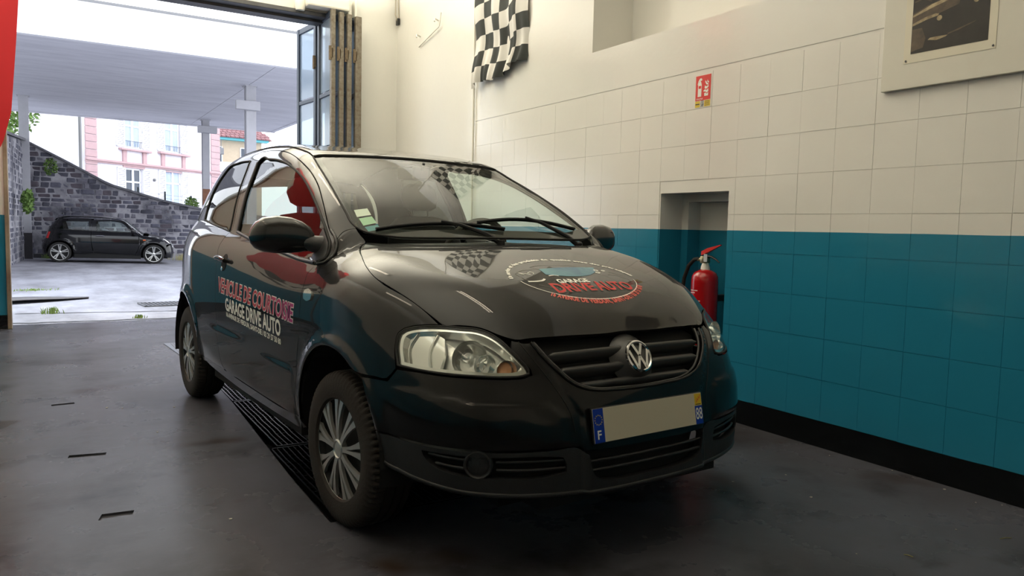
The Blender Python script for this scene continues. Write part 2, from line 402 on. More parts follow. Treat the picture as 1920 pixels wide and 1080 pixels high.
for k in range(4): plate('print_line', .084, .122, .008+.008*k, .0105+.008*k, .0027, M_ink, sg, .0003)
plate('print_line', .006, .040, .018, .024, .0027, M_ink, sg, .0003)
vs, fs = text_fit('CLASSE', .004, .038, .051, .070, lambda u, v: (-.0032, .065-v, u), .01); mesh('lettering', vs, fs, M_whitepaint, sg)

# ---- board with the photographic poster
m = MB(); m.bbox(XW-.03, XW+.005, 1.0, 2.228, 1.812, 2.95, .003)
bd = m.build('wall_board', mat('pale_board', srgb(220, 217, 204), .5, noise=.04)); tag(bd, 'pale board panel fixed to the upper right wall behind the poster', 'board')
po = empty('poster', (XW-.031, 2.12, 1.926), 0, 'black and white poster of chrome car bumper pinned to the pale board', 'poster')
PW, PH = .405, 1.0
def pp(name, u0, u1, v0, v1, d, mt): m = MB(); m.box(-d-.0008, -d, -u1, -u0, v0, v1); return m.build(name, mt, po)
pp('paper', 0, PW, 0, .60, 0, mat('poster_paper', srgb(222, 216, 196), .45))
M_pic = mat('picture_print', srgb(46, 42, 38), .35, col2=srgb(24, 23, 22), nscale=9)
pp('picture', .033, .372, .04, .56, .001, M_pic)
M_lit = mat('picture_highlight', srgb(196, 178, 140), .4, col2=srgb(120, 104, 78), nscale=22); M_mid = mat('picture_midtone', srgb(104, 88, 70), .4, col2=srgb(60, 52, 44), nscale=16)
def ps(name, pl, d, mt): m = MB(); m.prism([(-u, v) for u, v in pl][::-1], .0003, Matrix(((0, 0, -1, -d), (1, 0, 0, 0), (0, 1, 0, 0), (0, 0, 0, 1)))); return m.build(name, mt, po)
ps('bumper_tone', [(.035, .17), (.12, .19), (.24, .22), (.25, .25), (.23, .27), (.10, .245), (.035, .22)], .0019, M_mid)
ps('bumper_streak', [(.035, .205), (.13, .232), (.235, .258), (.240, .266), (.225, .268), (.12, .246), (.035, .213)], .0022, M_lit)
ps('bumper_streak', [(.035, .165), (.10, .182), (.150, .190), (.156, .197), (.14, .201), (.09, .194), (.035, .175)], .0022, M_lit)
ps('bumper_streak', [(.11, .090), (.15, .082), (.19, .090), (.20, .096), (.15, .098), (.12, .098)], .0022, M_lit)
ps('bumper_streak', [(.20, .098), (.25, .108), (.31, .128), (.32, .134), (.25, .116), (.20, .103)], .0022, M_mid)
ps('bumper_tone', [(.035, .05), (.09, .06), (.10, .10), (.08, .15), (.035, .15)], .0019, M_mid)
ps('bumper_streak', [(.04, .275), (.085, .283), (.12, .262), (.118, .258), (.08, .277), (.04, .270)], .0022, M_mid)
for (u, v) in ((.158, .178), (.315, .222)):
    m = MB(); m.lathe([(.012, 0), (.012, .0005)], 12, Matrix(((0, 0, -1, -.0022), (-1, 0, 0, -u), (0, 1, 0, v), (0, 0, 0, 1)))); m.build('lamp_highlight', M_lit, po)
for (u, v) in ((.012, .012), (.395, .012)):
    m = MB(); m.lathe([(.004, 0), (.005, .002), (.002, .004)], 10, Matrix(((0, 0, -1, -.001), (-1, 0, 0, -u), (0, 1, 0, v), (0, 0, 0, 1)))); m.build('pin', M_steel, po)

# ---- chequered flag hung on the wall
fy0, fy1, fz0, fz1 = 5.46, 6.345, 2.44, 3.75
def flagpt(u, v):   # u 0..1 from far edge to near edge, v 0 bottom..1 top
    y = fy1-(fy1-fy0)*u; z = fz0+.03*math.sin(u*9)*(1-v)+(fz1-fz0)*v+(.06*(u-.5)+.05*u)*(1-v)
    x = XW-.022-.022*math.sin(u*17+1.5*v)*(.35+.65*(1-v))-.05*(1-v)**4*math.sin(u*23+2)**2-.02*math.sin(v*14+u*3)*(1-v)
    return (x, y-.02*math.sin(v*6)*(1-v), z)
n1, n2 = 72, 108
vs = [flagpt(i/n1, j/n2) for j in range(n2+1) for i in range(n1+1)]
fs = [(j*(n1+1)+i, j*(n1+1)+i+1, (j+1)*(n1+1)+i+1, (j+1)*(n1+1)+i) for j in range(n2) for i in range(n1)]
me = bpy.data.meshes.new('chequered_flag'); me.from_pydata(vs, [], fs); me.update(); me.shade_smooth()
me.materials.append(mat('flag_white', srgb(222, 220, 214), .8)); me.materials.append(mat('flag_black', srgb(58, 62, 60), .8))
for j in range(n2):
    for i in range(n1): me.polygons[j*n1+i].material_index = (i//12+j//12) % 2
fg = link('chequered_flag', me, None); tag(fg, 'large black and white chequered flag hung on the wall', 'flag')
m = MB(); m.tube([(XW-.02, fy1+.02, fz1), (XW-.02, fy0-.02, fz1)], .012, 8); m.build('hanging_rod', M_steel, fg)

# ---- fire extinguisher in the niche
ex = empty('fire_extinguisher', (XW+.115, 3.455, .28), 0, 'red fire extinguisher with black hose in the teal wall niche', 'extinguisher')
M_ext = mat('extinguisher_red', srgb(176, 18, 24), .22, coat=.5)
m = MB(); m.lathe([(.06, 0), (.078, .01), (.085, .03), (.086, .10), (.086, .53), (.083, .56), (.070, .585), (.045, .600), (.030, .606), (.0, .606)], 40); m.build('cylinder', M_ext, ex, True)
m = MB(); m.lathe([(.030, .604), (.028, .622), (.022, .640), (.018, .652)], 24); m.build('collar', M_whitepaint, ex, True)
m = MB(); m.bbox(-.022, .022, -.020, .030, .645, .690, .005); m.lathe([(.012, .0), (.012, .05)], 12, T(0, .02, .668) @ R(-PI/2, 'X')); m.build('valve', mat('brass', srgb(180, 168, 130), .3, .8), ex, True)
m = MB(); m.add([(-.012, .03, .695), (.012, .03, .695), (.012, -.02, .715), (-.012, -.02, .715), (-.006, -.125, .762), (.006, -.125, .762), (-.012, .03, .72), (.012, .03, .72), (.012, -.02, .742), (-.012, -.02, .742), (-.006, -.125, .768), (.006, -.125, .768)],
    [(0, 1, 2, 3), (3, 2, 5, 4), (6, 9, 8, 7), (9, 10, 11, 8), (0, 3, 9, 6), (3, 4, 10, 9), (1, 7, 8, 2), (2, 8, 11, 5), (0, 6, 7, 1), (4, 5, 11, 10)]); m.build('lever', M_red, ex)
m = MB(); m.tube([(0, -.01, .69), (0, -.05, .688), (0, -.09, .672), (0, -.115, .655)], [.009, .008, .006, .004], 8); m.build('carry_handle', M_black, ex, True)
m = MB(); m.tube([(0, .05, .672), (0, .10, .665), (0, .15, .62), (0, .185, .54), (0, .20, .44), (0, .205, .30), (-.02, .20, .15), (-.03, .19, .05)], .013, 10); m.build('hose', M_rubber, ex, True)
m = MB(); m.bbox(-.030, -.028, -.040, -.010, .655, .705, .0008, R(.5, 'X') @ T(0, .33, .02) if False else None); m.build('tag', mat('tag_grey', srgb(190, 195, 200), .6), ex)
for k, (z, wd) in enumerate([(.47, .07), (.455, .05), (.435, .03), (.405, .09), (.39, .06), (.36, .07), (.31, .10), (.30, .08), (.27, .03)]):
    pts = []
    vs = []; 
    for i in range(7):
        a = PI+.35+.5-(i/6)*(wd/.087)-.15; a = PI+.55-(i/6)*(wd/.087)
        vs += [(.0868*math.cos(a), -.0868*math.sin(a)*1.0, z), (.0868*math.cos(a), -.0868*math.sin(a), z+.006)]
    mesh('label_print', vs, [(2*i, 2*i+2, 2*i+3, 2*i+1) for i in range(6)], mat('label_ink', srgb(225, 190, 185), .5) if k == 0 else bpy.data.materials['label_ink'], ex)
m = MB(); m.bbox(XW+.195, XW+.31, 3.50, 3.41, .60, .64, .004) if False else m.bbox(.086, .195, -.03, .03, .40, .44, .004); m.build('wall_bracket', M_black, ex)

# ---- drain grating and checker plate
M_grate = mat('wet_grating', srgb(42, 42, 44), .28, .8, noise=.5, nscale=30)
for k, (ya, yb) in enumerate([(2.70, 3.745), (3.765, 4.845), (4.865, 5.95)]):
    x0 = float(max(GX(ya), GX(yb)))+.008; x1 = 1.55
    g = empty('drain_grating', (x0, ya, -.03), 0, ['steel floor grating under the front wheel of the black hatchback', 'middle steel floor grating beside the black hatchback sill', 'steel floor grating just ahead of the rear wheel of the black hatchback'][k], 'grating', 'drain gratings in the floor')
    L = yb-ya; W = x1-x0
    m = MB(); m.box(0, .008, 0, L, 0, .03); m.box(W-.008, W, 0, L, 0, .03); m.box(0, W, 0, .012, 0, .03); m.box(0, W, L-.012, L, 0, .03); m.build('frame', M_grate, g)
    nb = int((W-.03)/.027)
    for i in range(nb):
        m = MB(); xx = .028+i*.027
        pts = [(xx+.0022*math.sin(t*2.1+k+i*.1), .012+(L-.024)*t/10) for t in range(11)]
        for (a, b), (c, d) in zip(pts[:-1], pts[1:]):
            m.add([(a-.004, b, .004), (a+.004, b, .004), (c+.004, d, .004), (c-.004, d, .004), (a-.003, b, .029), (a+.003, b, .029), (c+.003, d, .029), (c-.003, d, .029)], [(4, 5, 6, 7), (0, 4, 7, 3), (1, 2, 6, 5)])
        m.build('bar', M_grate, g)
    m = MB()
    for j in range(int(L/.055)): m.box(.008, W-.008, .03+j*.055, .034+j*.055, .010, .024)
    q = m.build('cross_bars', M_grate, g); q['kind'] = 'stuff'
cpz = empty('checker_plate', (.86, 5.98, 0), 0, 'diamond pattern steel floor plate beside the rear wheel of the black hatchback', 'plate')
M_dia = mat('tread_plate', srgb(128, 130, 138), .35, .7, noise=.3, nscale=12)
m = MB(); m.add([(.07, 0, .001), (.69, 0, .001), (.69, 1.43, .001), (-.025, 1.43, .001), (.07, 0, .006), (.69, 0, .006), (.69, 1.43, .006), (-.025, 1.43, .006)], [(4, 5, 6, 7), (0, 1, 5, 4), (1, 2, 6, 5), (2, 3, 7, 6), (3, 0, 4, 7)]); m.build('plate', M_dia, cpz)
m = MB()
for i in range(28):
    for j in range(56):
        x = .03+i*.023; y = .02+j*.025
        if x < .075-.095*y/1.43+.01 or x > .67: continue
        a = PI/4 if (i+j) % 2 else -PI/4; c, s = math.cos(a), math.sin(a); l, t = .009, .0025
        m.add([(x-l*c, y-l*s, .006), (x+t*s, y-t*c, .006), (x+l*c, y+l*s, .006), (x-t*s, y+t*c, .006), (x, y, .0085)], [(0, 1, 4), (1, 2, 4), (2, 3, 4), (3, 0, 4)])
q = m.build('raised_pattern', M_dia, cpz); q['kind'] = 'stuff'

# ---- bits lying on the floor
M_straw = mat('dry_straw', srgb(150, 140, 60), .7); M_bit = mat('paper_bit', srgb(178, 172, 162), .8)
for k, (x, y, a, L) in enumerate([(3.03, 1.36, -.35, .05), (2.62, 1.05, .9, .06), (2.55, 1.45, 1.9, .03), (2.0, 1.30, .5, .03)]):
    m = MB(); c, s = math.cos(a)*L/2, math.sin(a)*L/2; m.tube([(x-c, y-s, .002), (x, y, .004), (x+c, y+s, .002)], .0012, 5)
    tag(m.build('straw', M_straw), ['yellow straw on the dark floor near the right wall', 'thin straw at the bottom edge of the floor', 'short straw on the dark floor ahead of the car bumper', 'tiny straw on the floor in front of the black bumper'][k], 'straw')
random.seed(7)
bits = [(3.36, 2.35), (3.42, 2.05), (3.38, 1.78), (3.40, 1.55), (3.33, 1.62), (2.9, 2.25), (2.75, 2.0), (2.6, 2.3), (2.95, 1.5), (2.4, 1.55), (.25, 5.0), (.33, 4.95), (.62, 5.02), (.60, 4.85), (.45, 4.3), (.55, 2.9), (.05, 6.5)]
for x, y in bits:
    m = MB(); r_ = random.uniform(.003, .008); pts = [(x+r_*math.cos(a)*random.uniform(.5, 1.2), y+r_*math.sin(a)*random.uniform(.5, 1.2)) for a in (0, 1.2, 2.6, 3.9, 5.1)]
    m.prism(pts, .002, T(0, 0, .0005)); tag(m.build('paper_scrap', M_bit), 'tiny pale scrap of litter on the concrete floor', 'scrap', 'scraps on the floor')

# ---- feather banner inside the doorway, left
fb = empty('feather_banner', (-1.15, 7.2, 0), 0, 'tall red feather banner on a pole at the left edge of the garage', 'banner')
M_bred = mat('banner_red', srgb(206, 22, 34), .6)
bxr = lambda z: np.interp(z, [1.08, 1.22, 1.40, 1.7, 1.94, 2.5, 3.0, 3.4, 3.7, 3.95, 4.1], [.06, .42, .68, .83, .89, .935, .970, .98, .95, .84, .55])
bxl = lambda z: np.interp(z, [1.08, 3.0, 3.7, 4.1], [.0, .01, .12, .46])
nb1, nb2 = 16, 66
def bpt(u, v):
    z = 1.08+3.02*v; a, b = float(bxl(z)), float(bxr(z)); return (a+(b-a)*u, .035*math.sin(u*5+v*4), z)
vs = [bpt(i/nb1, j/nb2) for j in range(nb2+1) for i in range(nb1+1)]
fs = [(j*(nb1+1)+i, j*(nb1+1)+i+1, (j+1)*(nb1+1)+i+1, (j+1)*(nb1+1)+i) for j in range(nb2) for i in range(nb1)]
me = bpy.data.meshes.new('sail'); me.from_pydata(vs, [], fs); me.update(); me.shade_smooth()
me.materials.append(M_bred); me.materials.append(bpy.data.materials['flag_white']); me.materials.append(bpy.data.materials['flag_black'])
for j in range(nb2):
    for i in range(nb1):
        if j < 9: me.polygons[j*nb1+i].material_index = 1+((i//3+j//3) % 2)
link('sail', me, None, fb)
m = MB(); m.tube([(0.0, 0, .02), (0.0, 0, 1.5), (.01, 0, 3.0), (.12, 0, 3.7), (.46, 0, 4.11)], [.014, .012, .009, .006, .004], 8); m.build('pole', M_black, fb, True)
m = MB(); m.bbox(-.3, .3, -.02, .02, 0, .02, .005); m.bbox(-.02, .02, -.3, .3, 0, .02, .005); m.build('cross_base', M_black, fb)

# ---- ceiling lamps (real fittings of the room)
M_tube = mat('lit_tube', (1, .9, .75, 1), .5, emit=(1, .86, .66, 1), estr=10)
M_fit = mat('fitting_white', srgb(220, 218, 210), .5)
for k, (x, y) in enumerate([(-1.2, .6), (-.9, 3.6), (2.2, 3.0), (.9, 6.0)]):
    f = empty('ceiling_lamp', (x, y, ZC-.12), 0, 'twin tube ceiling lamp number %d along the ceiling' % (k+1), 'lamp')
    f['label'] = ['twin tube ceiling lamp by the left wall', 'twin tube ceiling lamp over the open floor', 'twin tube ceiling lamp above the hatchback', 'twin tube ceiling lamp just inside the doorway'][k]
    m = MB(); m.bbox(-.09, .09, -.75, .75, .04, .12, .01); m.build('housing', M_fit, f)
    for s in (-.05, .05):
        m = MB(); m.tube([(s, -.72, .015), (s, .72, .015)], .016, 10); m.build('tube', M_tube, f, True)



# added fill lights facing up: they wash the ceiling, which lights the room
for k, (x, y, sx, sy, pw) in enumerate([(1.1, 7.2, 3.4, 2.6, 355), (.6, 2.4, 3.0, 3.0, 118)]):
    area('uplight', (x, y, ZC-1.0), (PI, 0, 0), sx, sy, pw, (1, .985, .94))
# ================================================================== OUTSIDE
def gz(x, y):
    t = np.interp(y, [9.3, 12.5, 19, 22.3, 25.4, 28.5, 60], [0, -.03, -.10, -.13, -.170, -.175, -.175]); return float(t-.05*np.clip((x-0)/2.5, -1, 1.2)*np.clip((y-20)/5, 0, 1))
M_yard = mat('yard_concrete', srgb(168, 166, 170), .75, bump=.3, bscale=8)
def yard_nodes(m):
    nt = m.node_tree; n = nt.nodes; l = nt.links; p = n['Principled BSDF']; g = n.new('ShaderNodeNewGeometry')
    mp = n.new('ShaderNodeMapping'); mp.inputs['Scale'].default_value = (.8, .35, 1); l.new(g.outputs['Position'], mp.inputs['Vector'])
    z = n.new('ShaderNodeTexNoise'); z.inputs['Scale'].default_value = 1.6; z.inputs['Detail'].default_value = 10; z.inputs['Roughness'].default_value = .7; l.new(mp.outputs[0], z.inputs['Vector'])
    r = n.new('ShaderNodeValToRGB'); r.color_ramp.elements[0].position = .35; r.color_ramp.elements[0].color = srgb(124, 123, 128); r.color_ramp.elements[1].position = .62; r.color_ramp.elements[1].color = srgb(166, 165, 173)
    l.new(z.outputs['Fac'], r.inputs[0]); l.new(r.outputs[0], p.inputs['Base Color'])
yard_nodes(M_yard)
xs = list(np.linspace(-30, -3, 7))+list(np.linspace(-2, 8, 21))+list(np.linspace(10, 45, 8)); yy = [9.3, 9.6, 10, 10.6, 11.5, 12.5, 14, 16, 19, 21, 22.3, 23.5, 25, 26.5, 28, 30, 34, 40, 60, 90]
vs = [(x, y, gz(x, y)) for y in yy for x in xs]; nx = len(xs)
fs = [(j*nx+i, j*nx+i+1, (j+1)*nx+i+1, (j+1)*nx+i) for j in range(len(yy)-1) for i in range(nx-1)]
tag(mesh('ground', vs, fs, M_yard, None, True), 'pale weathered concrete yard', kind='structure')
M_crack = mat('crack_tar', srgb(62, 62, 66), .8)
def ribbon(name, pts, wd, h, mt, seed=0):
    rr = random.Random(seed); m = MB(); P = []
    for (a, b) in zip(pts[:-1], pts[1:]):
        for k in range(12):
            t = k/12; P.append((a[0]+(b[0]-a[0])*t, a[1]+(b[1]-a[1])*t+rr.uniform(-.02, .02)))
    P.append(pts[-1]); vs = []
    for (x, y) in P:
        ww = wd*rr.uniform(.5, 1.5); vs += [(x, y-ww, gz(x, y)+h), (x, y+ww, gz(x, y)+h)]
    return mesh(name, vs, [(2*i, 2*i+2, 2*i+3, 2*i+1) for i in range(len(P)-1)], mt)
tag(ribbon('ground_joint', [(-.40, 10.45), (1.3, 10.15), (2.6, 10.1)], .022, .004, M_crack, 1), 'dark joint across the yard beside the grass tuft', kind='structure').name = 'trim_3'
tag(ribbon('ground_joint', [(-.40, 9.42), (.5, 9.36), (1.3, 9.36), (3, 9.38)], .025, .004, M_crack, 2), 'dark joint along the doorway threshold', kind='structure').name = 'trim_4'
# warped steel sheet and flat grate on the yard
vs = []; N = 14
for i in range(N+1):
    t = i/N; x = -.9+1.32*t; yl = 11.55+.75*t**1.5; yh = 12.95-.25*t-.35*t**3
    lift = .02+.05*math.sin(t*PI)*(1-t)
    vs += [(x, yl, gz(x, yl)+.012+lift), (x, (yl+yh)/2, gz(x, yl)+.02+lift*.6), (x, max(yh, yl+.02), gz(x, yh)+.006)]
sh = mesh('steel_sheet', vs, [(3*i+k, 3*i+3+k, 3*i+4+k, 3*i+1+k) for i in range(N) for k in (0, 1)], mat('sheet_metal_dull', srgb(112, 108, 108), .5, .5, noise=.3), None, True)
md = sh.modifiers.new('thick', 'SOLIDIFY'); md.thickness = .012; tag(sh, 'warped dull steel sheet lying on the yard outside the door', 'sheet')
gr_ = empty('yard_grate', (1.0, 10.8, gz(1, 11)+.004), .1, 'flat rectangular drain grate in the yard behind the car tail', 'grate')
m = MB(); m.box(0, 1.1, 0, .03, 0, .012); m.box(0, 1.1, .45, .48, 0, .012); m.box(0, .03, 0, .48, 0, .012); m.build('frame', M_steel, gr_)
for k in range(20): m = MB(); m.box(.05+k*.052, .07+k*.052, .03, .45, 0, .010); m.build('bar', M_steel, gr_)
# grass tufts
M_grass = mat('grass_green', srgb(98, 128, 52), .7, col2=srgb(140, 160, 84), nscale=8)
def tuft(name, label, x, y, n, h, w_, cat='grass', mt=None, z=None):
    rr = random.Random(int(x*100+y)); m = MB(); z0 = gz(x, y) if z is None else z
    for k in range(n):
        a = rr.uniform(0, 2*PI); d = rr.uniform(0, w_)*rr.random(); px, py = x+d*math.cos(a), y+d*math.sin(a)*.6; hh = h*rr.uniform(.4, 1); lx, ly = rr.uniform(-.6, .6)*hh, rr.uniform(-.6, .6)*hh; t = .005
        m.add([(px-t, py, z0), (px+t, py, z0), (px+lx*.5+t*.7, py+ly*.5, z0+hh*.7), (px+lx*.5-t*.7, py+ly*.5, z0+hh*.7), (px+lx, py+ly, z0+hh)], [(0, 1, 2, 3), (3, 2, 4)])
    o = m.build(name, mt or M_grass); o['kind'] = 'stuff'; tag(o, label, cat)
    return o
tuft('grass_tuft', 'small green grass tuft growing in the yard joint', -.03, 10.35, 90, .09, .14)
tuft('grass_tuft', 'flat little grass tuft at the threshold joint', .82, 9.5, 50, .05, .09)
tuft('grass_tuft', 'low weeds beside the steel sheet on the yard', -.3, 14.2, 120, .04, .45)
tuft('grass_tuft', 'dry grass along the wall foot ahead of the parked car', 3.9, 27.9, 420, .26, .8, mt=mat('grass_dry', srgb(150, 150, 96), .8, col2=srgb(196, 184, 140), nscale=5))
tuft('grass_tuft', 'thin weeds at the wall foot behind the parked car', -.1, 27.95, 120, .22, .3)

# ---- stone retaining wall
M_stone = mat('dark_stone', srgb(88, 88, 98), .85, col2=srgb(52, 52, 60), nscale=3, bump=.4, bscale=30, coords='Generated')
M_mort = mat('lime_mortar', srgb(190, 188, 194), .9, col2=srgb(66, 66, 76), nscale=1.0)
def mortar_pos(m):
    nt = m.node_tree; l = nt.links; g = nt.nodes.new('ShaderNodeNewGeometry')
    for nd in nt.nodes:
        if nd.type == 'TEX_NOISE': l.new(g.outputs['Position'], nd.inputs['Vector'])
mortar_pos(M_mort)
M_stones = []
for k, (c1, c2) in enumerate([((104, 104, 118), (66, 66, 78)), ((86, 86, 98), (54, 54, 64)), ((126, 124, 134), (84, 82, 92)), ((98, 90, 98), (62, 58, 66))]):
    mm = mat('dark_stone_%s' % 'abcd'[k], srgb(*c1), .85, col2=srgb(*c2), nscale=2.5, bump=.4, bscale=25); mortar_pos(mm); M_stones.append(mm)
sw = None
wtop = lambda x: float(np.interp(x, [-.75, .35, 1.65, 3.3, 4.5, 6.5, 9], [3.58, 3.0, 2.28, 1.80, 1.56, 1.35, 1.2]))
ltop = lambda y: float(np.interp(y, [14, 22.4, 28.6], [2.75, 3.18, 3.55]))
def lx(y): return float(np.interp(y, [14, 22.4, 28.6], [-1.25, -.92, -.66]))
m = MB()
for i in range(40):
    a = -.75+i*.25; b = a+.25; t0, t1 = wtop(a)-.03, wtop(b)-.03
    m.add([(a, 28.66, -.6), (b, 28.66, -.6), (b, 28.66, t1), (a, 28.66, t0), (a, 29.3, -.6), (b, 29.3, -.6), (b, 29.3, t1), (a, 29.3, t0)], [(0, 1, 2, 3), (3, 2, 6, 7), (4, 7, 6, 5)])
for i in range(30):
    a = 14+i*.5; b = min(a+.5, 28.7); t0, t1 = ltop(a)-.03, ltop(b)-.03
    if b <= a: break
    m.add([(lx(a)-.06, a, -.6), (lx(b)-.06, b, -.6), (lx(b)-.06, b, t1), (lx(a)-.06, a, t0), (lx(a)-.7, a, -.6), (lx(b)-.7, b, -.6), (lx(b)-.7, b, t1), (lx(a)-.7, a, t0)], [(0, 3, 2, 1), (3, 7, 6, 2)])
sw = m.build('stone_wall', M_mort); tag(sw, 'dark stone retaining wall with a top sloping down behind the parked car', 'wall')
rr = random.Random(11)
stone_me = []
for k in range(8):
    bm = bmesh.new(); bmesh.ops.create_cube(bm, size=1)
    bmesh.ops.bevel(bm, geom=[e for e in bm.edges], offset=.14, segments=1, affect='EDGES')
    for v in bm.verts: v.co += Vector((rr.uniform(-.05, .05), rr.uniform(-.06, .06), rr.uniform(-.06, .06)))
    me = bpy.data.meshes.new('stone'); bm.to_mesh(me); bm.free(); me.materials.append(M_stones[k % 4]); me.update(); stone_me.append(me)
cells = []
z = -.22
while z < 3.6:
    h = rr.uniform(.12, .19); x = -.72-rr.uniform(0, .2)
    while x < 7.5:
        wd = rr.uniform(.16, .42)
        if z+h < wtop(x+wd/2)-.02: cells.append(('b', x+wd/2, z+h/2, wd-.026, h-.023))
        x += wd
    y = 17.0+rr.uniform(0, .2)
    while y < 28.5:
        wd = rr.uniform(.2, .5)
        if z+h < ltop(y+wd/2)-.02: cells.append(('l', y+wd/2, z+h/2, wd-.026, h-.023))
        y += wd
    z += h
def cell_xform(c):
    k, a, z, wd, h = c; d = .10+rr.uniform(-.03, .03)
    if k == 'b': return (a, 28.70, z), (wd, d, h), 0.0
    return (lx(a)-.11, a, z), (wd, d, h), PI/2+.055
seen = [c for c in cells if c[0] == 'b' and c[1] < 4.7 and c[2] > .1]
vis = sorted(seen, key=lambda c: -c[3]*c[4])[:300]; vset = set(id(c) for c in vis)
rest = MB()
for c in cells:
    loc, sc, rz = cell_xform(c); me = rr.choice(stone_me)
    if id(c) in vset:
        o = bpy.data.objects.new('stone', me); COL.objects.link(o); o.parent = sw; o.location = loc; o.scale = sc; o.rotation_euler = (0, 0, rz)
    else:
        Mx = T(*loc) @ R(rz, 'Z') @ Matrix.Diagonal((*sc, 1)); rest.add([v.co.copy() for v in me.vertices], [tuple(p.vertices) for p in me.polygons], Mx)
o = rest.build('small_stones', M_stones[0], sw); o['kind'] = 'stuff'
# coping
m = MB()
for i in range(38):
    a = -.75+i*.25; b = a+.26; t0, t1 = wtop(a), wtop(b)
    m.add([(a, 28.52, t0-.05), (b, 28.52, t1-.05), (b, 28.52, t1+.02), (a, 28.52, t0+.02), (a, 29.3, t0-.05), (b, 29.3, t1-.05), (b, 29.3, t1+.02), (a, 29.3, t0+.02)], [(0, 1, 2, 3), (3, 2, 6, 7), (0, 4, 5, 1)])
for i in range(29):
    a = 14+i*.5; b = a+.5; t0, t1 = ltop(a), ltop(b)
    m.add([(lx(a)+.06, a, t0-.05), (lx(b)+.06, b, t1-.05), (lx(b)+.06, b, t1+.02), (lx(a)+.06, a, t0+.02), (lx(a)-.7, a, t0+.02), (lx(b)-.7, b, t1+.02)], [(0, 3, 2, 1), (3, 4, 5, 2)])
m.build('coping', mat('coping_grey', srgb(112, 112, 118), .85, noise=.3), sw)
# plants
M_leafg = mat('leaf_green', srgb(74, 104, 44), .7, col2=srgb(116, 146, 70), nscale=6)
def bush(name, label, cx, cy, cz, rx, ry, rz_, n, ls, cat='bush', mt=None, par=None):
    q = random.Random(int(cx*37+cy*11+cz)); m = MB()
    for k in range(n):
        while True:
            u, v, w_ = q.uniform(-1, 1), q.uniform(-1, 1), q.uniform(-1, 1)
            if u*u+v*v+w_*w_ < 1: break
        s = (u*u+v*v+w_*w_)**.5+1e-6; f = (.6+.4*q.random()) ; p = Vector((cx+u/s*rx*f*min(1, s+.35), cy+v/s*ry*f*min(1, s+.35), cz+w_/s*rz_*f*min(1, s+.35)))
        a = Vector((q.uniform(-1, 1), q.uniform(-1, 1), q.uniform(-.4, 1))).normalized(); b = a.cross(Vector((q.uniform(-1, 1), q.uniform(-1, 1), .3))).normalized()
        L = ls*q.uniform(.6, 1.3); m.add([p-a*L*.5, p+b*L*.28, p+a*L*.5, p-b*L*.28], [(0, 1, 2, 3)])
    o = m.build(name, mt or M_leafg, par)
    if par is None: tag(o, label, cat)
    o['kind'] = 'stuff'; return o
bush('wall_plant', 'green fern clump growing from the dark side of the stone wall', -.58, 24.5, 1.55, .16, .3, .35, 500, .10, 'plant')
bush('wall_plant', 'small weed growing high on the stone wall beside the column', -.02, 28.35, 2.75, .22, .10, .30, 240, .09, 'plant')
bush('hillside_bush', 'bright green bushes above the wall at far left', -2.2, 33.6, 3.9, 1.2, 1.3, .8, 2600, .16)
bush('hillside_bush', 'dark green leaves above the left wall top', -1.5, 35.5, 5.3, 1.2, 1.0, 1.1, 1600, .18)
bush('low_shrub', 'bright green shrub at the wall top behind the columns', 4.35, 29.75, 1.70, .26, .30, .30, 700, .08)
dt = bush('distant_tree', 'pale distant tree beyond the building roof at right', 17.5, 58, 4.8, 2.6, 2.0, 2.2, 2600, .30, 'tree')
m = MB(); m.tube([(17.5, 58, -.3), (17.5, 58, 4.5)], .2, 8); m.build('trunk', mat('bark', srgb(90, 80, 70), .9), dt)
yt = bush('yard_tree', 'leafy tree beside the yard seen mirrored in the car window', -9.5, 22, 6.2, 4.0, 3.6, 3.2, 9000, .34, 'tree')
m = MB(); m.tube([(-9.5, 22, -.3), (-9.5, 22, 5.5)], .25, 8); m.build('trunk', bpy.data.materials['bark'], yt)
m = MB(); m.box(-.55, .4, 28.2, 28.36, gz(0, 28)-.02, gz(0, 28)+.14); tag(m.build('low_curb', M_crack), 'long dark curb beam at the wall foot behind the parked car', 'curb')

# ---- canopy, columns
M_can = mat('canopy_concrete', srgb(214, 214, 220), .85, col2=srgb(186, 186, 194), nscale=1.6, bump=.2, bscale=10)
def canopy_nodes(m):
    nt = m.node_tree; l = nt.links; n = nt.nodes; g = n.new('ShaderNodeNewGeometry'); mp = n.new('ShaderNodeMapping'); mp.inputs['Scale'].default_value = (.35, 2.2, 1); l.new(g.outputs['Position'], mp.inputs[0])
    for nd in n:
        if nd.type == 'TEX_NOISE' and abs(nd.inputs['Scale'].default_value-1.6) < .01: l.new(mp.outputs[0], nd.inputs['Vector']); nd.inputs['Roughness'].default_value = .8
canopy_nodes(M_can)
cn = empty('canopy', (0, 0, 0), 0, 'long flat concrete canopy over the yard outside the doorway', 'canopy')
m = MB(); m.box(-2.6, 4.585, 18.25, 31.5, 4.80, 4.95); m.build('slab', M_can, cn)
m = MB(); m.box(4.60, 7.75, 18.25, 31.5, 4.80, 4.95); m.build('slab', M_can, cn)
m = MB(); m.box(-2.6, 7.75, 18.21, 18.40, 4.78, 5.62); m.build('fascia', mat('fascia_white', srgb(232, 232, 236), .7, noise=.05), cn)
m = MB(); m.box(7.62, 7.78, 18.3, 31.5, 4.78, 5.2); m.box(-2.6, 7.78, 31.4, 31.55, 4.76, 5.3); m.build('edge_beam', M_can, cn)
m = MB(); m.box(-2.6, 7.78, 18.18, 18.21, 5.58, 5.63); m.build('drip_strip', M_steel, cn)
m = MB(); m.box(6.28, 6.31, 18.19, 18.212, 5.1, 5.4); m.build('rust_streak', mat('rust_stain', srgb(190, 120, 84), .8), cn)
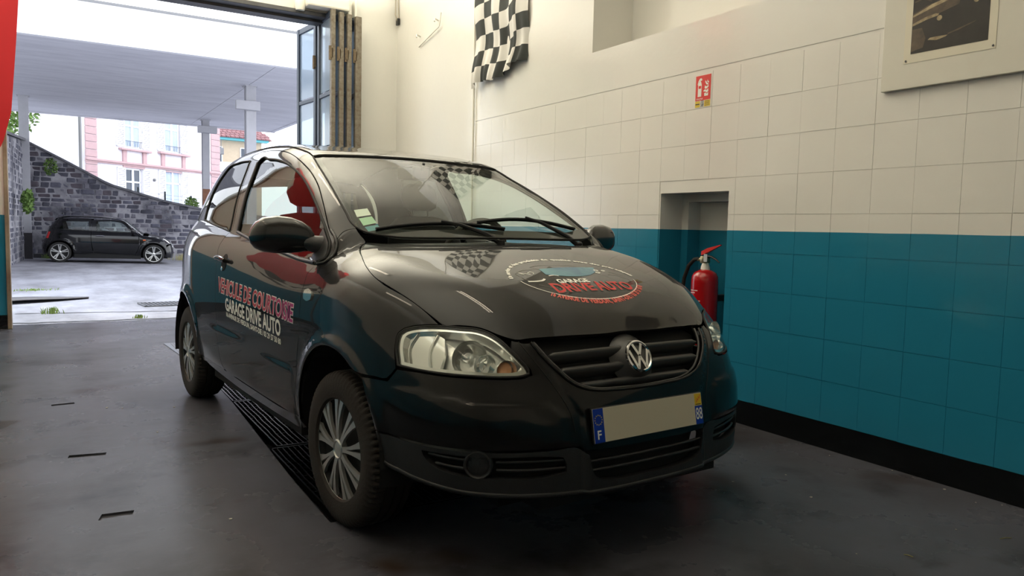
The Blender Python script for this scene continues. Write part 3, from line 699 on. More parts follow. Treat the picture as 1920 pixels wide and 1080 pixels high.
M_col = mat('column_paint', srgb(176, 176, 182), .6, noise=.12, nscale=3); M_rustc = mat('column_rust', srgb(140, 96, 72), .8, noise=.4, nscale=9)
def column(label, x, y, w_, foot=False, box=None, rust=False):
    z0 = gz(x, y)-.02; c = empty('canopy_column', (x, y, z0), 0, label, 'column', 'steel columns under the canopy')
    H = 4.80-z0; m = MB(); t = .02
    m.bbox(-w_/2, w_/2, -w_/2, -w_/2+t, 0, H, .004); m.bbox(-w_/2, w_/2, w_/2-t, w_/2, 0, H, .004); m.box(-w_/2+.03, w_/2-.03, -w_/2+.006, w_/2-.006, 0, H); m.build('shaft', M_col, c)
    m = MB(); m.box(-w_/2-.04, w_/2+.04, -w_/2-.04, w_/2+.04, H-.02, H); m.build('cap_plate', M_col, c)
    if foot: m = MB(); m.bbox(-w_/2-.012, w_/2+.012, -w_/2-.012, w_/2+.012, 0, .82, .004); m.build('dark_foot', mat('foot_paint', srgb(62, 60, 64), .7, noise=.2), c)
    if rust: m = MB(); m.box(-w_/2-.003, w_/2+.003, -w_/2-.004, 0, 1.95, 2.55); m.build('rust_patch', M_rustc, c)
    return c
column('pale steel column with dark foot beside the stone wall', -.69, 27.6, .26, True)
c1 = column('steel column with rusty patch behind the wall end', 4.84, 29.65, .24, rust=True)
c2 = column('tall steel column nearest the doorway, right of the house', 4.66, 21.5, .26)
m = MB(); m.bbox(-.30, .34, -.42, -.16, -.44, -.20, .01, T(0, 0, 5.0)); m.build('lamp_housing', M_col, c1)
m = MB(); m.bbox(-.42, .20, -.30, -.14, -.66, -.42, .01, T(0, 0, 4.95)); m.build('lamp_housing', M_col, c2)

# ---- house facade behind the wall
A = math.radians(40.576); hd = Vector((math.cos(A), math.sin(A), 0))
hs = empty('town_house', (1.251, 36.885, 0), A, 'white plastered house with pink stone trim and tall windows', 'house')
M_pl = mat('aged_white_plaster', srgb(232, 230, 236), .8, col2=srgb(196, 190, 198), nscale=.8, bump=.1); mortar_pos(M_pl)
M_pink = mat('pink_sandstone', srgb(190, 158, 160), .8, noise=.12, nscale=4); M_frame = mat('window_frame_white', srgb(236, 238, 242), .5)
M_win = mat('curtained_pane', srgb(176, 190, 214), .12, col2=srgb(150, 166, 194), nscale=2); M_dk = mat('dark_pane', srgb(60, 70, 84), .1)
m = MB()
wins = [(2.10, 4.36, 3.05, 5.95, 'u'), (4.50, 4.40, 5.48, 6.1, 'u'), (2.12, 1.2, 3.04, 3.44, 'l'), (4.53, 1.2, 5.53, 3.52, 'l')]
# wall pieces around the windows
xsW = [0, 2.10, 3.05, 4.50, 5.53, 8.3]
m.box(0, 2.10, 0, .3, -.6, 8.0); m.box(3.05, 4.50, 0, .3, -.6, 8.0); m.box(5.53, 8.3, 0, .3, -.6, 8.0)
for x0, x1, (a, b, c, d) in ((2.10, 3.05, (1.2, 3.44, 4.36, 5.95)), (4.50, 5.53, (1.2, 3.52, 4.40, 6.1))):
    m.box(x0, x1, 0, .3, -.6, a); m.box(x0, x1, 0, .3, b, c); m.box(x0, x1, 0, .3, d, 8.0)
m.box(8.0, 8.3, .3, 8, -.6, 8.0); m.box(0, .3, .3, 8, -.6, 8.0)
m.build('facade_wall', M_pl, hs)
m = MB(); m.add([(-.3, -.3, 8.0), (8.6, -.3, 8.0), (8.6, 8.3, 8.0), (-.3, 8.3, 8.0), (2.5, 4, 10.3), (5.8, 4, 10.3)], [(0, 1, 5, 4), (1, 2, 5), (2, 3, 4, 5), (3, 0, 4), (0, 3, 2, 1)]); m.build('roof', mat('house_roof', srgb(130, 92, 84), .8), hs)
for x0, x1, n0 in ((-.04, .56, 0), (7.68, 8.34, 1)):
    for k in range(26):
        m = MB(); m.bbox(x0, x1, -.05, .0, -.4+k*.32, -.4+k*.32+.30, .012); m.build('quoin', M_pink, hs)
m = MB(); m.bbox(-.06, 8.36, -.12, 0, 3.60, 3.70, .02); m.bbox(-.06, 8.36, -.07, 0, 3.54, 3.60, .01); m.build('string_course', M_pink, hs)
for (x0, x1, zt) in ((1.72, 3.5, 4.30), (4.02, 6.0, 4.36)):
    m = MB(); m.bbox(x0, x1, -.2, 0, zt-.09, zt, .015); m.build('sill', M_pink, hs)
    for xx in (x0+.2, x1-.42): m = MB(); m.bbox(xx, xx+.22, -.08, 0, 3.7, zt-.09, .01); m.build('sill_bracket', M_pink, hs)
for (x0, x1) in ((1.95, 3.22), (4.31, 5.79)):
    m = MB(); m.bbox(x0, x1, -.035, 0, 3.46 if x0 < 3 else 3.54, 3.56, .008); m.bbox(x0, x1, -.03, 0, 3.44, 3.5, .004); m.build('lintel', M_pink, hs)
for i, (x0, z0, x1, z1, k) in enumerate(wins):
    f = MB(); t = .07; f.box(x0, x0+t, .06, .14, z0, z1); f.box(x1-t, x1, .06, .14, z0, z1); f.box(x0, x1, .06, .14, z1-t, z1); f.box(x0, x1, .06, .14, z0, z0+t)
    xm = (x0+x1)/2; f.box(xm-.055, xm+.055, .05, .14, z0, z1); zt = z1-.62; f.box(x0, x1, .06, .13, zt-.03, zt+.04)
    fo = f.build('window', M_frame, hs)
    for a, b in ((x0+t, xm-.055), (xm+.055, x1-t)):
        for c, d in ((z0+t, zt-.03), (zt+.04, z1-t)):
            m = MB(); m.box(a, b, .09, .10, c, d); m.build('pane', M_dk if (i == 2 and True) else M_win, fo)
    if k == 'u':
        m = MB()
        for q in range(9): xx = x0+.08+(x1-x0-.16)*q/8; m.tube([(xx, -.04, z0), (xx+.02*math.sin(q*2), -.05, z0+.14), (xx, -.04, z0+.28)], .008, 5)
        m.box(x0, x1, -.05, -.03, z0+.28, z0+.30); m.build('railing', mat('railing_iron', srgb(70, 78, 88), .5), fo)
for (x0, x1, z0, z1) in ((1.62, 2.07, 1.2, 3.44), (3.09, 3.52, 1.2, 3.44), (4.05, 4.48, 1.2, 3.5), (5.58, 6.0, 1.2, 3.5), (1.60, 2.05, 4.36, 5.9), (3.1, 3.55, 4.36, 5.9), (4.0, 4.45, 4.4, 6.0), (5.55, 6.0, 4.4, 6.0)):
    s = MB(); s.box(x0, x0+.04, -.05, -.01, z0, z1); s.box(x1-.04, x1, -.05, -.01, z0, z1); s.box(x0, x1, -.05, -.01, z0, z0+.05); s.box(x0, x1, -.05, -.01, z1-.05, z1); s.box(x0, x1, -.05, -.01, (z0+z1)/2-.03, (z0+z1)/2+.03)
    so = s.build('shutter', M_frame, hs)
    n_ = int((z1-z0)/.085)
    for q in range(n_):
        m = MB(); zz = z0+.06+q*.085; m.add([(x0+.04, -.045, zz), (x1-.04, -.045, zz), (x1-.04, -.015, zz+.05), (x0+.04, -.015, zz+.05), (x0+.04, -.045, zz-.01), (x1-.04, -.045, zz-.01)], [(0, 1, 2, 3), (4, 5, 1, 0)]); m.build('slat', M_frame, so)
m = MB(); m.tube([(-.35, -.1, -.5), (-.35, -.1, 8)], .06, 8); m.build('downpipe', M_steel, hs)
m = MB(); m.lathe([(.07, 0), (.07, .06), (.04, .10)], 12, T(3.78, 0, 3.0) @ R(PI/2, 'X')); m.build('wall_lamp', M_steel, hs)

# ---- building with tiled roof behind, left
lb = empty('tiled_roof_house', (0, 0, 0), 0, 'ochre house with reddish tiled roof and turquoise eaves, left', 'house')
M_och = mat('ochre_plaster', srgb(184, 148, 108), .85, col2=srgb(150, 110, 80), nscale=.9); M_turq = mat('turquoise_paint', srgb(92, 176, 186), .6)
M_tile = mat('clay_roof_tile', srgb(150, 104, 104), .8, col2=srgb(112, 78, 80), nscale=3)
m = MB(); m.box(-2.6, 1.35, 42.2, 48, -.5, 4.62); m.build('wall', M_och, lb)
m = MB(); m.box(-2.9, 1.6, 41.75, 42.2, 4.58, 4.72); m.box(-2.9, 1.6, 41.7, 41.76, 4.56, 4.80); m.build('eave_board', M_turq, lb)
apex = Vector((.75, 44.5, 7.05)); el, er = Vector((-3.0, 41.65, 4.75)), Vector((1.75, 41.65, 4.75))
roof = MB(); roof.add([el, er, apex, Vector((-3.0, 46, 5.5)), Vector((1.75, 47, 4.75))], [(0, 1, 2), (0, 2, 3), (1, 4, 2)]); ro = roof.build('roof', M_tile, lb)
tiles = MB(); rr = random.Random(5)
rows = 17
for j in range(rows):
    t0 = j/rows; a = el.lerp(apex, t0); b = er.lerp(apex, t0); L = (b-a).length; n_ = max(1, int(L/.26)); up = (apex-(el+er)/2).normalized(); dr = (b-a).normalized(); nr = dr.cross(up).normalized()
    if nr.y > 0: nr = -nr
    h = (apex-(el+er)/2).length/rows
    for k in range(n_):
        p = a+dr*(L*k/n_); w_ = L/n_*.94; o1 = nr*(.05+rr.uniform(0, .015)); q0 = p+o1; q1 = p+dr*w_+o1
        tiles.add([q0, q1, q1+up*h*1.05-nr*.04, q0+up*h*1.05-nr*.04, p, p+dr*w_, (q0+q1)/2+nr*.03, (q0+q1)/2+nr*.03+up*h-nr*.03], [(0, 6, 7, 3), (6, 1, 2, 7), (4, 5, 1, 6, 0)])
o = tiles.build('roof_tiles', M_tile, lb); o['kind'] = 'stuff'
m = MB(); m.tube([tuple(er+Vector((0, -.02, .05))), tuple(apex+Vector((0, 0, .08)))], .07, 6); m.build('hip_ridge', M_tile, lb)
m = MB(); m.box(.0, .35, 42.75, 42.8, 5.75, 6.0); m.build('roof_window', M_frame, lb)
m = MB(); m.box(-.5, .1, 42.15, 42.2, 3.4, 4.2); m.build('window', M_turq, lb)
# ---- pale blue building further back
bb = empty('pale_blue_house', (0, 0, 0), 0, 'pale blue house block behind the tiled roof at far left', 'house')
m = MB(); m.box(-4, 1.2, 54, 60, -.5, 7.5); m.build('wall', mat('pale_blue_plaster', srgb(196, 212, 226), .8), bb)
m = MB(); m.box(-4.2, 1.35, 53.7, 60, 7.5, 7.66); m.build('roof', M_steel, bb)
for (x0, x1, z0, z1) in ((-.95, -.35, 5.6, 6.9), (.25, .6, 5.9, 6.4), (.75, 1.1, 6.2, 7.0)):
    m = MB(); m.box(x0-.1, x1+.1, 53.93, 54, z0-.1, z1+.1); wo = m.build('window', mat('brown_frame', srgb(150, 120, 116), .7) if x0 < 0 else bpy.data.materials['brown_frame'], bb)
    m = MB(); m.box(x0, x1, 53.9, 53.935, z0, z1); m.build('pane', M_frame, wo)
m = MB(); m.tube([(-.75, 52, -.3), (-.75, 52, 7.3)], .03, 6); m.tube([(-1.0, 52, 7.0), (-.5, 52, 7.2)], .03, 6); tag(m.build('street_mast', M_steel), 'thin grey mast in front of the pale blue house', 'mast')
# ---- ochre building on the right with balcony
rb = empty('balcony_house', (8.3, 49.5, 0), .1, 'ochre house with tiled roof and balcony behind the right columns', 'house')
m = MB(); m.box(0, 3.2, 0, 6, -.5, 6.2); m.build('wall', mat('sand_plaster', srgb(200, 182, 158), .85, noise=.12), rb)
m = MB(); m.box(-.3, 3.5, -.5, 0, 6.15, 6.3); m.build('eave_board', M_turq, rb)
rf = MB(); rf.add([(-.5, -.6, 6.28), (3.7, -.6, 6.28), (2.6, 3, 8.2), (-.5, 3, 8.2), (3.7, 6, 6.28)], [(0, 1, 2, 3), (1, 4, 2)]); rfo = rf.build('roof', M_tile, rb)
tiles = MB()
for j in range(12):
    for k in range(15):
        y0, z0 = -.6+3.6*j/12, 6.30+1.92*j/12; x0 = -.5+k*.27+(.1 if j % 2 else 0)
        if x0 > 3.5-1.0*j/12: continue
        tiles.add([(x0, y0, z0+.07), (x0+.24, y0, z0+.07), (x0+.24, y0+.31, z0+.2), (x0, y0+.31, z0+.2), (x0, y0, z0), (x0+.24, y0, z0)], [(0, 1, 2, 3), (4, 5, 1, 0)])
o = tiles.build('roof_tiles', M_tile, rb); o['kind'] = 'stuff'
m = MB(); m.bbox(-.3, 1.6, -.9, 0, 4.15, 4.3, .02); m.box(-.3, 1.6, -.9, -.82, 4.3, 4.75); m.build('balcony', M_whitepaint, rb)
for (x0, x1, z0, z1) in ((1.9, 2.3, 4.6, 5.7), (.1, .7, 4.8, 5.7), (.3, .9, 1.9, 3.1), (2.7, 3.0, 4.6, 5.6)):
    m = MB(); m.box(x0-.06, x1+.06, -.06, 0, z0-.06, z1+.06); wo = m.build('window', M_frame, rb); m = MB(); m.box(x0, x1, -.075, -.055, z0, z1); m.build('pane', M_dk, wo)
m = MB(); m.box(.2, 1.0, -.12, -.02, 3.1, 3.3); m.build('awning', M_turq, rb)
m = MB(); m.tube([(.5, -.7, 6.1), (.5, -.7, 5.6)], .02, 6); m.bbox(.36, .64, -.8, -.6, 5.2, 5.6, .03); m.build('lantern', M_steel, rb)
# ---- fence above the wall
fe = empty('wire_fence', (2.6, 30.1, 0), 0, 'grey posts with thin wires above the stone wall', 'fence')
for k in range(4):
    m = MB(); m.bbox(.88*k+.0, .88*k+.06, -.02, .04, -.5, 2.28-.12*k, .005); m.build('post', mat('post_green', srgb(58, 66, 70), .6) if k == 0 else bpy.data.materials['post_green'], fe)
m = MB()
for q in range(6): m.tube([(-.4, 0, 1.5+.13*q), (3.2, 0, 1.2+.13*q)], .004, 4)
m.build('wires', M_steel, fe)
# ================================================================== SMOOTH CAR SURFACES
def spl(xs, ys):
    xs = np.array(xs, float); ys = np.array(ys, float); h = np.diff(xs); d = np.diff(ys)/h; m = np.zeros(len(xs))
    a, b = d[:-1], d[1:]; sa = np.where(a == 0, 1, a); sb = np.where(b == 0, 1, b)
    m[1:-1] = np.where(a*b > 0, (h[:-1]+h[1:])/(h[:-1]/sa+h[1:]/sb+1e-30), 0); m[0] = d[0]; m[-1] = d[-1]
    def f(x):
        x = np.asarray(x, float); i = np.clip(np.searchsorted(xs, x)-1, 0, len(h)-1)
        t = np.clip((x-xs[i])/h[i], -.5, 1.5); t2 = t*t; t3 = t2*t
        return (2*t3-3*t2+1)*ys[i]+(t3-2*t2+t)*h[i]*m[i]+(-2*t3+3*t2)*ys[i+1]+(t3-t2)*h[i]*m[i+1]
    return f
def smax(a, b, k):
    h = np.clip(.5+.5*(a-b)/k, 0, 1); return b+(a-b)*h+k*h*(1-h)
def sstep(t): t = np.clip(t, 0, 1); return t*t*(3-2*t)
XF = spl([.10, .17, .22, .28, .40, .50, .60, .68, .74, .80, .90, 1.05, 1.6], [.70, .77, .80, .805, .80, .79, .775, .75, .72, .68, .64, .62, .6])
XR = spl([.15, .3, .5, .7, .95, 1.1, 1.3, 1.45, 1.56], [-2.95, -3.0, -3.04, -3.03, -3.0, -2.96, -2.88, -2.78, -2.5])
WZ = spl([.15, .22, .28, .33, .42, .52, .60, .72, .85, .93, .99, 1.04, 1.25, 1.44, 1.56], [.72, .765, .785, .80, .812, .82, .825, .828, .818, .798, .768, .735, .672, .600, .56])
PP = spl([.2, .5, .62, .8, 1.], [3.6, 3.6, 3.1, 2.5, 2.3]); QQ = spl([.2, .5, .62, .8, 1.], [3.6, 3.4, 3.2, 3.0, 3.0])
HH = spl([-3.1, -2.9, -2.6, -2.2, -1.8, -1.4, -1.1, -.98, -.7, -.4, -.15], [1.42, 1.475, 1.53, 1.558, 1.564, 1.545, 1.499, 1.474, 1.372, 1.24, 1.108])
HO = spl([-.3, -.12, .05, .2, .35, .5, .6, .68, .74, .85], [1.09, 1.063, 1.032, .994, .950, .893, .846, .785, .69, .4])
GB = spl([-3, -2.4, -1.8, -1.1, -.45, -.1, .15, .6], [.09, .085, .05, 0, -.035, -.01, .01, .01])
ZCR = spl([0, .2, .45, .62, .70, .80], [.50, .50, .585, .587, .60, .615])   # bumper shoulder crease height against |y|
def hatch(P, mode=0):
    """distance-like field of the hatchback: 0 whole body, 1 without greenhouse, 2 without bonnet"""
    x, y, z = P[..., 0], np.abs(P[..., 1]), P[..., 2]
    sm = sstep((z-.72)/.22)*np.clip((1.5-z)/.3, 0, 1)
    W = WZ(z-GB(x)*sm)
    for cx in (0, -2.465):
        r = np.hypot(x-cx, z-.31); W = W+.014*np.exp(-((r-.375)/.03)**2)*(z > .1)
    # lower door panel stands slightly proud
    zc = .545-.022*(x+1.2)
    W = W+.006*sstep((zc-z)/.02)*sstep((-.44-x)/.02)*sstep((x+2.12)/.02)
    xf = XF(z)
    ye = .29+np.maximum(z-.52, 0)*.62
    xf = xf+.012*sstep((ye-y)/.018)*sstep((.78-z)/.05)+.011*sstep((ZCR(y)-z)/.022)*sstep((z-.425)/.02)*sstep((y-ye-.04)/.05)*sstep((x-.25)/.1)
    p = PP(z); q = QQ(z)
    u = np.clip((x+.15)/(xf+.15), 0, 3); ur = np.clip((x+1.5)/(XR(z)+1.5), 0, 3)
    s = (y/W)**q+u**p+ur**8.0; fs = (s**(1/q)-1)*W*.85
    ya = y/.6; hood = HO(x)-.022*ya**2-.05*np.clip(ya-.7, 0, 1)**2
    # raised centre of the bonnet
    t = np.clip((x+1.15)/.3, 0, 1); xx = x+.09*ya**2*t
    gr = HH(np.minimum(xx, -.15))-np.maximum(xx+.15, 0)*1.3-.007*ya**2*t-.016*ya**2*(1-t)
    if mode == 1: H = hood
    elif mode == 2: H = HH(np.minimum(xx, -.15))-np.maximum(xx+.15, 0)*.52-.007*ya**2*t-.016*ya**2*(1-t)
    else: H = np.maximum(hood, gr)
    return smax(fs, z-H, .10+.04*np.clip((x+.45)/.4, 0, 1))
def march(f, O, D, inside, n=230, t0=0.0):
    sg = -1.0 if inside else 1.0
    D = D/np.linalg.norm(D, axis=-1, keepdims=True); t = np.full(D.shape[:-1], t0); hit = np.zeros(t.shape, bool); prev = t.copy()
    for i in range(n):
        v = sg*f(O+D*t[..., None]); nh = (v < 0) & ~hit; hit |= nh
        if hit.all(): break
        prev = np.where(hit, prev, t); t = np.where(hit, t, t+np.clip(v*.7, .007, .4))
    prev = np.where(hit, prev, .8); t = np.where(hit, t, .8); a, b = prev.copy(), t.copy()
    for i in range(13):
        m = (a+b)/2; ins = sg*f(O+D*m[..., None]) < 0; b = np.where(ins, m, b); a = np.where(ins, a, m)
    return O+D*((a+b)/2)[..., None]
def grad(f, P, e=1.5e-3):
    g = np.stack([f(P+np.eye(3)[i]*e)-f(P-np.eye(3)[i]*e) for i in range(3)], -1); return g/np.maximum(np.linalg.norm(g, axis=-1, keepdims=True), 1e-9)
class Dom:
    """a way of aiming rays at the body: side (x, z), top (x, y), ball (azimuth, elevation), ring (x, angle about a lengthwise axis)"""
    def __init__(s, kind, c=None): s.k = kind; s.c = np.array(c if c is not None else (0, 0, .6), float)
    def rays(s, uv):
        u, v = uv[:, 0], uv[:, 1]; z = np.zeros_like(u)
        if s.k == 'side': return np.stack([u, z-1.4, v], -1), np.stack([z, z+1, z], -1), False
        if s.k == 'top': return np.stack([u, v, z+2.4], -1), np.stack([z, z, z-1], -1), False
        if s.k == 'ball': return np.broadcast_to(s.c, (len(u), 3)).copy(), np.stack([np.cos(v)*np.cos(u), np.cos(v)*np.sin(u), np.sin(v)], -1), True
        if s.k == 'back': return np.broadcast_to(s.c, (len(u), 3)).copy(), np.stack([-np.cos(v)*np.cos(u), np.cos(v)*np.sin(u), np.sin(v)], -1), True
        if s.k == 'ring': return np.stack([u, z, z+s.c[2]], -1), np.stack([z, -np.cos(v), np.sin(v)], -1), True
    def uv(s, P):
        P = np.asarray(P, float); d = P-s.c
        if s.k == 'side': return P[:, [0, 2]]
        if s.k == 'top': return P[:, :2]
        if s.k == 'ball': return np.stack([np.arctan2(d[:, 1], d[:, 0]), np.arctan2(d[:, 2], np.hypot(d[:, 0], d[:, 1]))], -1)
        if s.k == 'back': return np.stack([np.arctan2(d[:, 1], -d[:, 0]), np.arctan2(d[:, 2], np.hypot(d[:, 0], d[:, 1]))], -1)
        if s.k == 'ring': return np.stack([P[:, 0], np.arctan2(P[:, 2]-s.c[2], -P[:, 1])], -1)
    def unit(s, P):
        """metres per unit in u and v"""
        P = np.asarray(P, float); d = P-s.c
        if s.k in ('ball', 'back'): return np.array([np.mean(np.hypot(d[:, 0], d[:, 1])), np.mean(np.linalg.norm(d, axis=1))])
        if s.k == 'ring': return np.array([1, np.mean(np.hypot(P[:, 1], P[:, 2]-s.c[2]))])
        return np.array([1., 1.])
def resample(pts, step, smooth=True, closed=True, ang=50):
    P = np.asarray(pts, float); n = len(P); out = []
    corner = np.zeros(n, bool)
    for i in range(n):
        a, b, c = P[i-1], P[i], P[(i+1) % n]; d1, d2 = b-a, c-b; q = np.dot(d1, d2)/(np.linalg.norm(d1)*np.linalg.norm(d2)+1e-12); corner[i] = q < math.cos(math.radians(ang))
    if not closed: corner[0] = corner[-1] = True
    for i in range(n if closed else n-1):
        p1, p2 = P[i], P[(i+1) % n]; p0 = P[i-1] if not corner[i] else 2*p1-p2; p3 = P[(i+2) % n] if not corner[(i+1) % n] else 2*p2-p1
        L = np.linalg.norm(p2-p1); k = max(1, int(round(L/step)))
        l0 = max(np.linalg.norm(p1-p0), 1e-6); l2 = max(np.linalg.norm(p3-p2), 1e-6)
        m1 = ((p2-p1)/L*l0+(p1-p0)/l0*L)/(l0+L)*L if L > 0 else 0; m2 = ((p3-p2)/l2*L+(p2-p1)/L*l2)/(L+l2)*L if L > 0 else 0
        for j in range(k):
            t = j/k
            if smooth: out.append((2*t**3-3*t*t+1)*p1+(t**3-2*t*t+t)*m1+(-2*t**3+3*t*t)*p2+(t**3-t*t)*m2)
            else: out.append(p1+(p2-p1)*t)
    if not closed: out.append(P[-1])
    return np.array(out)
def inset(poly, d):
    """shrink a closed polygon by d"""
    P = np.asarray(poly); a = .5*np.sum(P[:, 0]*np.roll(P[:, 1], -1)-np.roll(P[:, 0], -1)*P[:, 1]); s = 1 if a > 0 else -1
    e = np.roll(P, -1, 0)-P; ln = np.linalg.norm(e, axis=1, keepdims=True)+1e-12; nn = np.stack([-e[:, 1], e[:, 0]], -1)/ln*s
    b = nn+np.roll(nn, 1, 0); b /= np.linalg.norm(b, axis=1, keepdims=True)+1e-9; c = np.clip((b*nn).sum(1), .5, 1)
    return P+b*(d/c)[:, None]
def surf_pts(f, dom, uv, off=0.0):
    O, D, ins = dom.rays(np.asarray(uv, float)); P = march(f, O, D, ins); N = grad(f, P); return P+N*off, N
def panel(name, f, dom, outline, mt, parent, holes=(), res=.02, off=0.0, rim=-.012, gap=.0022, mirror=False, is3d=True, smooth=True, sym=False, hole_gap=0.0, both=False):
    """a body panel: outline and holes are cut out of the smooth surface, the edges turned in"""
    def prep(o, g):
        P3 = np.asarray(o, float)
        uv = dom.uv(P3) if is3d else P3
        return uv
    uvo = prep(outline, 0); sc = dom.unit(np.asarray(outline, float)) if is3d else (dom.unit(surf_pts(f, dom, uvo)[0]))
    def ready(uv, g):
        q = resample(uv*sc, res*.8, smooth)
        if g: q = inset(q, g)
        return q
    Q = ready(uvo, gap); H = [ready(prep(h, 0), -hole_gap) for h in holes]
    mn, mxx = Q.min(0), Q.max(0)
    gx, gy = np.meshgrid(np.arange(mn[0]+res/2, mxx[0], res), np.arange(mn[1]+res/2, mxx[1], res)); G = np.stack([gx.ravel(), gy.ravel()], -1)
    k = pnpoly(G, Q)
    for h in H: k &= ~pnpoly(G, h)
    G = G[k]
    B = np.vstack([Q]+H)
    if len(G):
        d = np.full(len(G), 9.0)
        for i in range(0, len(B), 256): d = np.minimum(d, np.sqrt(((G[:, None]-B[None, i:i+256])**2).sum(-1)).min(1))
        G = G[d > res*.45]
    P2, F = cdt_poly(Q.tolist(), [h.tolist() for h in H], G.tolist())
    cen = np.array([P2[list(q)].mean(0) for q in F]); k = pnpoly(cen, Q)
    for h in H: k &= ~pnpoly(cen, h)
    F = [q for q, kk in zip(F, k) if kk]
    P, N = surf_pts(f, dom, P2/sc, off)
    # orient faces along outward normals
    out = []
    for q in F:
        a, b, c = P[q[0]], P[q[1]], P[q[2]]
        if np.dot(np.cross(b-a, c-a), N[q[0]]) < 0: q = q[::-1]
        out.append(tuple(q))
    vs = [P]; ns = [N]; nb = len(P)
    if rim:
        cnt = {}
        for q in out:
            for i in range(len(q)):
                e = (q[i], q[(i+1) % len(q)]); cnt[e] = cnt.get(e, 0)+1
        be = [e for e in cnt if (e[1], e[0]) not in cnt]
        for a, b in be:
            t = P[b]-P[a]; nn = np.cross(t, N[a]); nn /= np.linalg.norm(nn)+1e-9
            r0 = np.array([P[a], P[b], P[b]+N[b]*rim, P[a]+N[a]*rim]); vs.append(r0); ns.append(np.repeat(nn[None], 4, 0))
            out.append((nb+1, nb, nb+3, nb+2)); nb += 4
    V = np.vstack(vs); NN = np.vstack(ns)
    if mirror: V = V*[1, -1, 1]; NN = NN*[1, -1, 1]; out = [q[::-1] for q in out]
    me = bpy.data.meshes.new(name); me.from_pydata(V.tolist(), [], out); me.update(); me.shade_smooth()
    used = np.array([v.co[:] for v in me.vertices])
    me.normals_split_custom_set_from_vertices([tuple(n) for n in NN])
    return link(name, me, mt, parent)
def surf_curve(f, dom, pts, off=0.0, step=.02, is3d=True, closed=False, smooth=True, mirror=False):
    uv = dom.uv(np.asarray(pts, float)) if is3d else np.asarray(pts, float); sc = dom.unit(np.asarray(pts, float)) if is3d else np.array([1, 1.])
    q = resample(uv*sc, step, smooth, closed)/sc; P, N = surf_pts(f, dom, q, off)
    if mirror: P = P*[1, -1, 1]
    return [tuple(p) for p in P]
def bead(name, f, dom, pts, r, mt, parent, off=0.0, closed=False, mirror=False, is3d=True, step=.02, n=6, smooth=True):
    m = MB(); m.tube(surf_curve(f, dom, pts, off, step, is3d, closed, smooth, mirror), r, n, closed); return m.build(name, mt, parent, True, 1.5)
def mir(pts): return [(p[0], -p[1], p[2]) for p in pts]

# ---- car materials
def paint(name, base, dust, fl=.0):
    m = mat(name, base, .45, 0.0, coat=1.0, croughness=.02, ior=1.5); n = m.node_tree.nodes; l = m.node_tree.links; p = n['Principled BSDF']
    p.inputs['Coat IOR'].default_value = 1.38
    p.inputs['Specular IOR Level'].default_value = .08
    g = n.new('ShaderNodeTexCoord'); z = n.new('ShaderNodeTexNoise'); z.inputs['Scale'].default_value = 3.5; z.inputs['Detail'].default_value = 8; l.new(g.outputs['Object'], z.inputs['Vector'])
    mx_ = n.new('ShaderNodeMix'); mx_.data_type = 'RGBA'; mx_.inputs['A'].default_value = base; mx_.inputs['B'].default_value = dust; l.new(z.outputs['Fac'], mx_.inputs['Factor']); l.new(mx_.outputs['Result'], p.inputs['Base Color'])
    return m
M_paint = paint('deep_black_paint', (.003, .003, .0035, 1), (.011, .010, .0095, 1))
M_plas = mat('grained_black_plastic', (.022, .022, .023, 1), .42, bump=.15, bscale=300)
M_gril = mat('grille_plastic', (.050, .048, .046, 1), .38)
M_dark = mat('unlit_interior_black', (.008, .008, .008, 1), .8)
M_glassw = glassmat('windscreen_glass', (.84, .92, .86, 1), 1.42, .0, dirt=.03, dirtcol=(.42, .40, .34, 1))
M_glass = glassmat('side_glass', (.80, .87, .84, 1), 1.6, .0, dirt=.0)
M_glassr = glassmat('quarter_glass', (.09, .10, .10, 1), 1.6, .0, dirt=.02)
M_lens = glassmat('lamp_lens', (.95, .97, .95, 1), 1.4, .0, dirt=.01, dirtcol=(.7, .7, .65, 1))
M_refl = mat('reflector_silver', (.92, .92, .89, 1), .10, .85); M_hous = mat('lamp_housing_silver', (.97, .97, .95, 1), .24, .7, bump=.25, bscale=26)
M_amber = mat('amber_bulb', srgb(214, 150, 104), .25, coat=.5)
M_trim = mat('pale_cabin_trim', srgb(172, 164, 148), .85)
M_seat = mat('dark_seat_cloth', (.035, .035, .036, 1), .9)
M_alu = mat('silver_wheel_cover', srgb(200, 200, 196), .28, .75)
M_tyre = mat('dusty_tyre', srgb(44, 37, 32), .8, noise=.3, nscale=14, bump=.15, bscale=120)
M_plw = mat('plate_blank', srgb(214, 204, 180), .4); M_plb = mat('plate_blue', srgb(16, 56, 170), .35); M_ply = mat('plate_yellow', srgb(240, 204, 40), .35)
M_dwhite = mat('decal_white', srgb(250, 248, 238), .45); M_dred = mat('decal_red', srgb(222, 52, 52), .45); M_dsal = mat('decal_salmon', srgb(232, 104, 92), .45); M_dteal = mat('decal_teal', srgb(120, 172, 176), .4, col2=srgb(86, 122, 150), nscale=9)
M_dgrey = mat('decal_grey', srgb(120, 116, 108), .5)
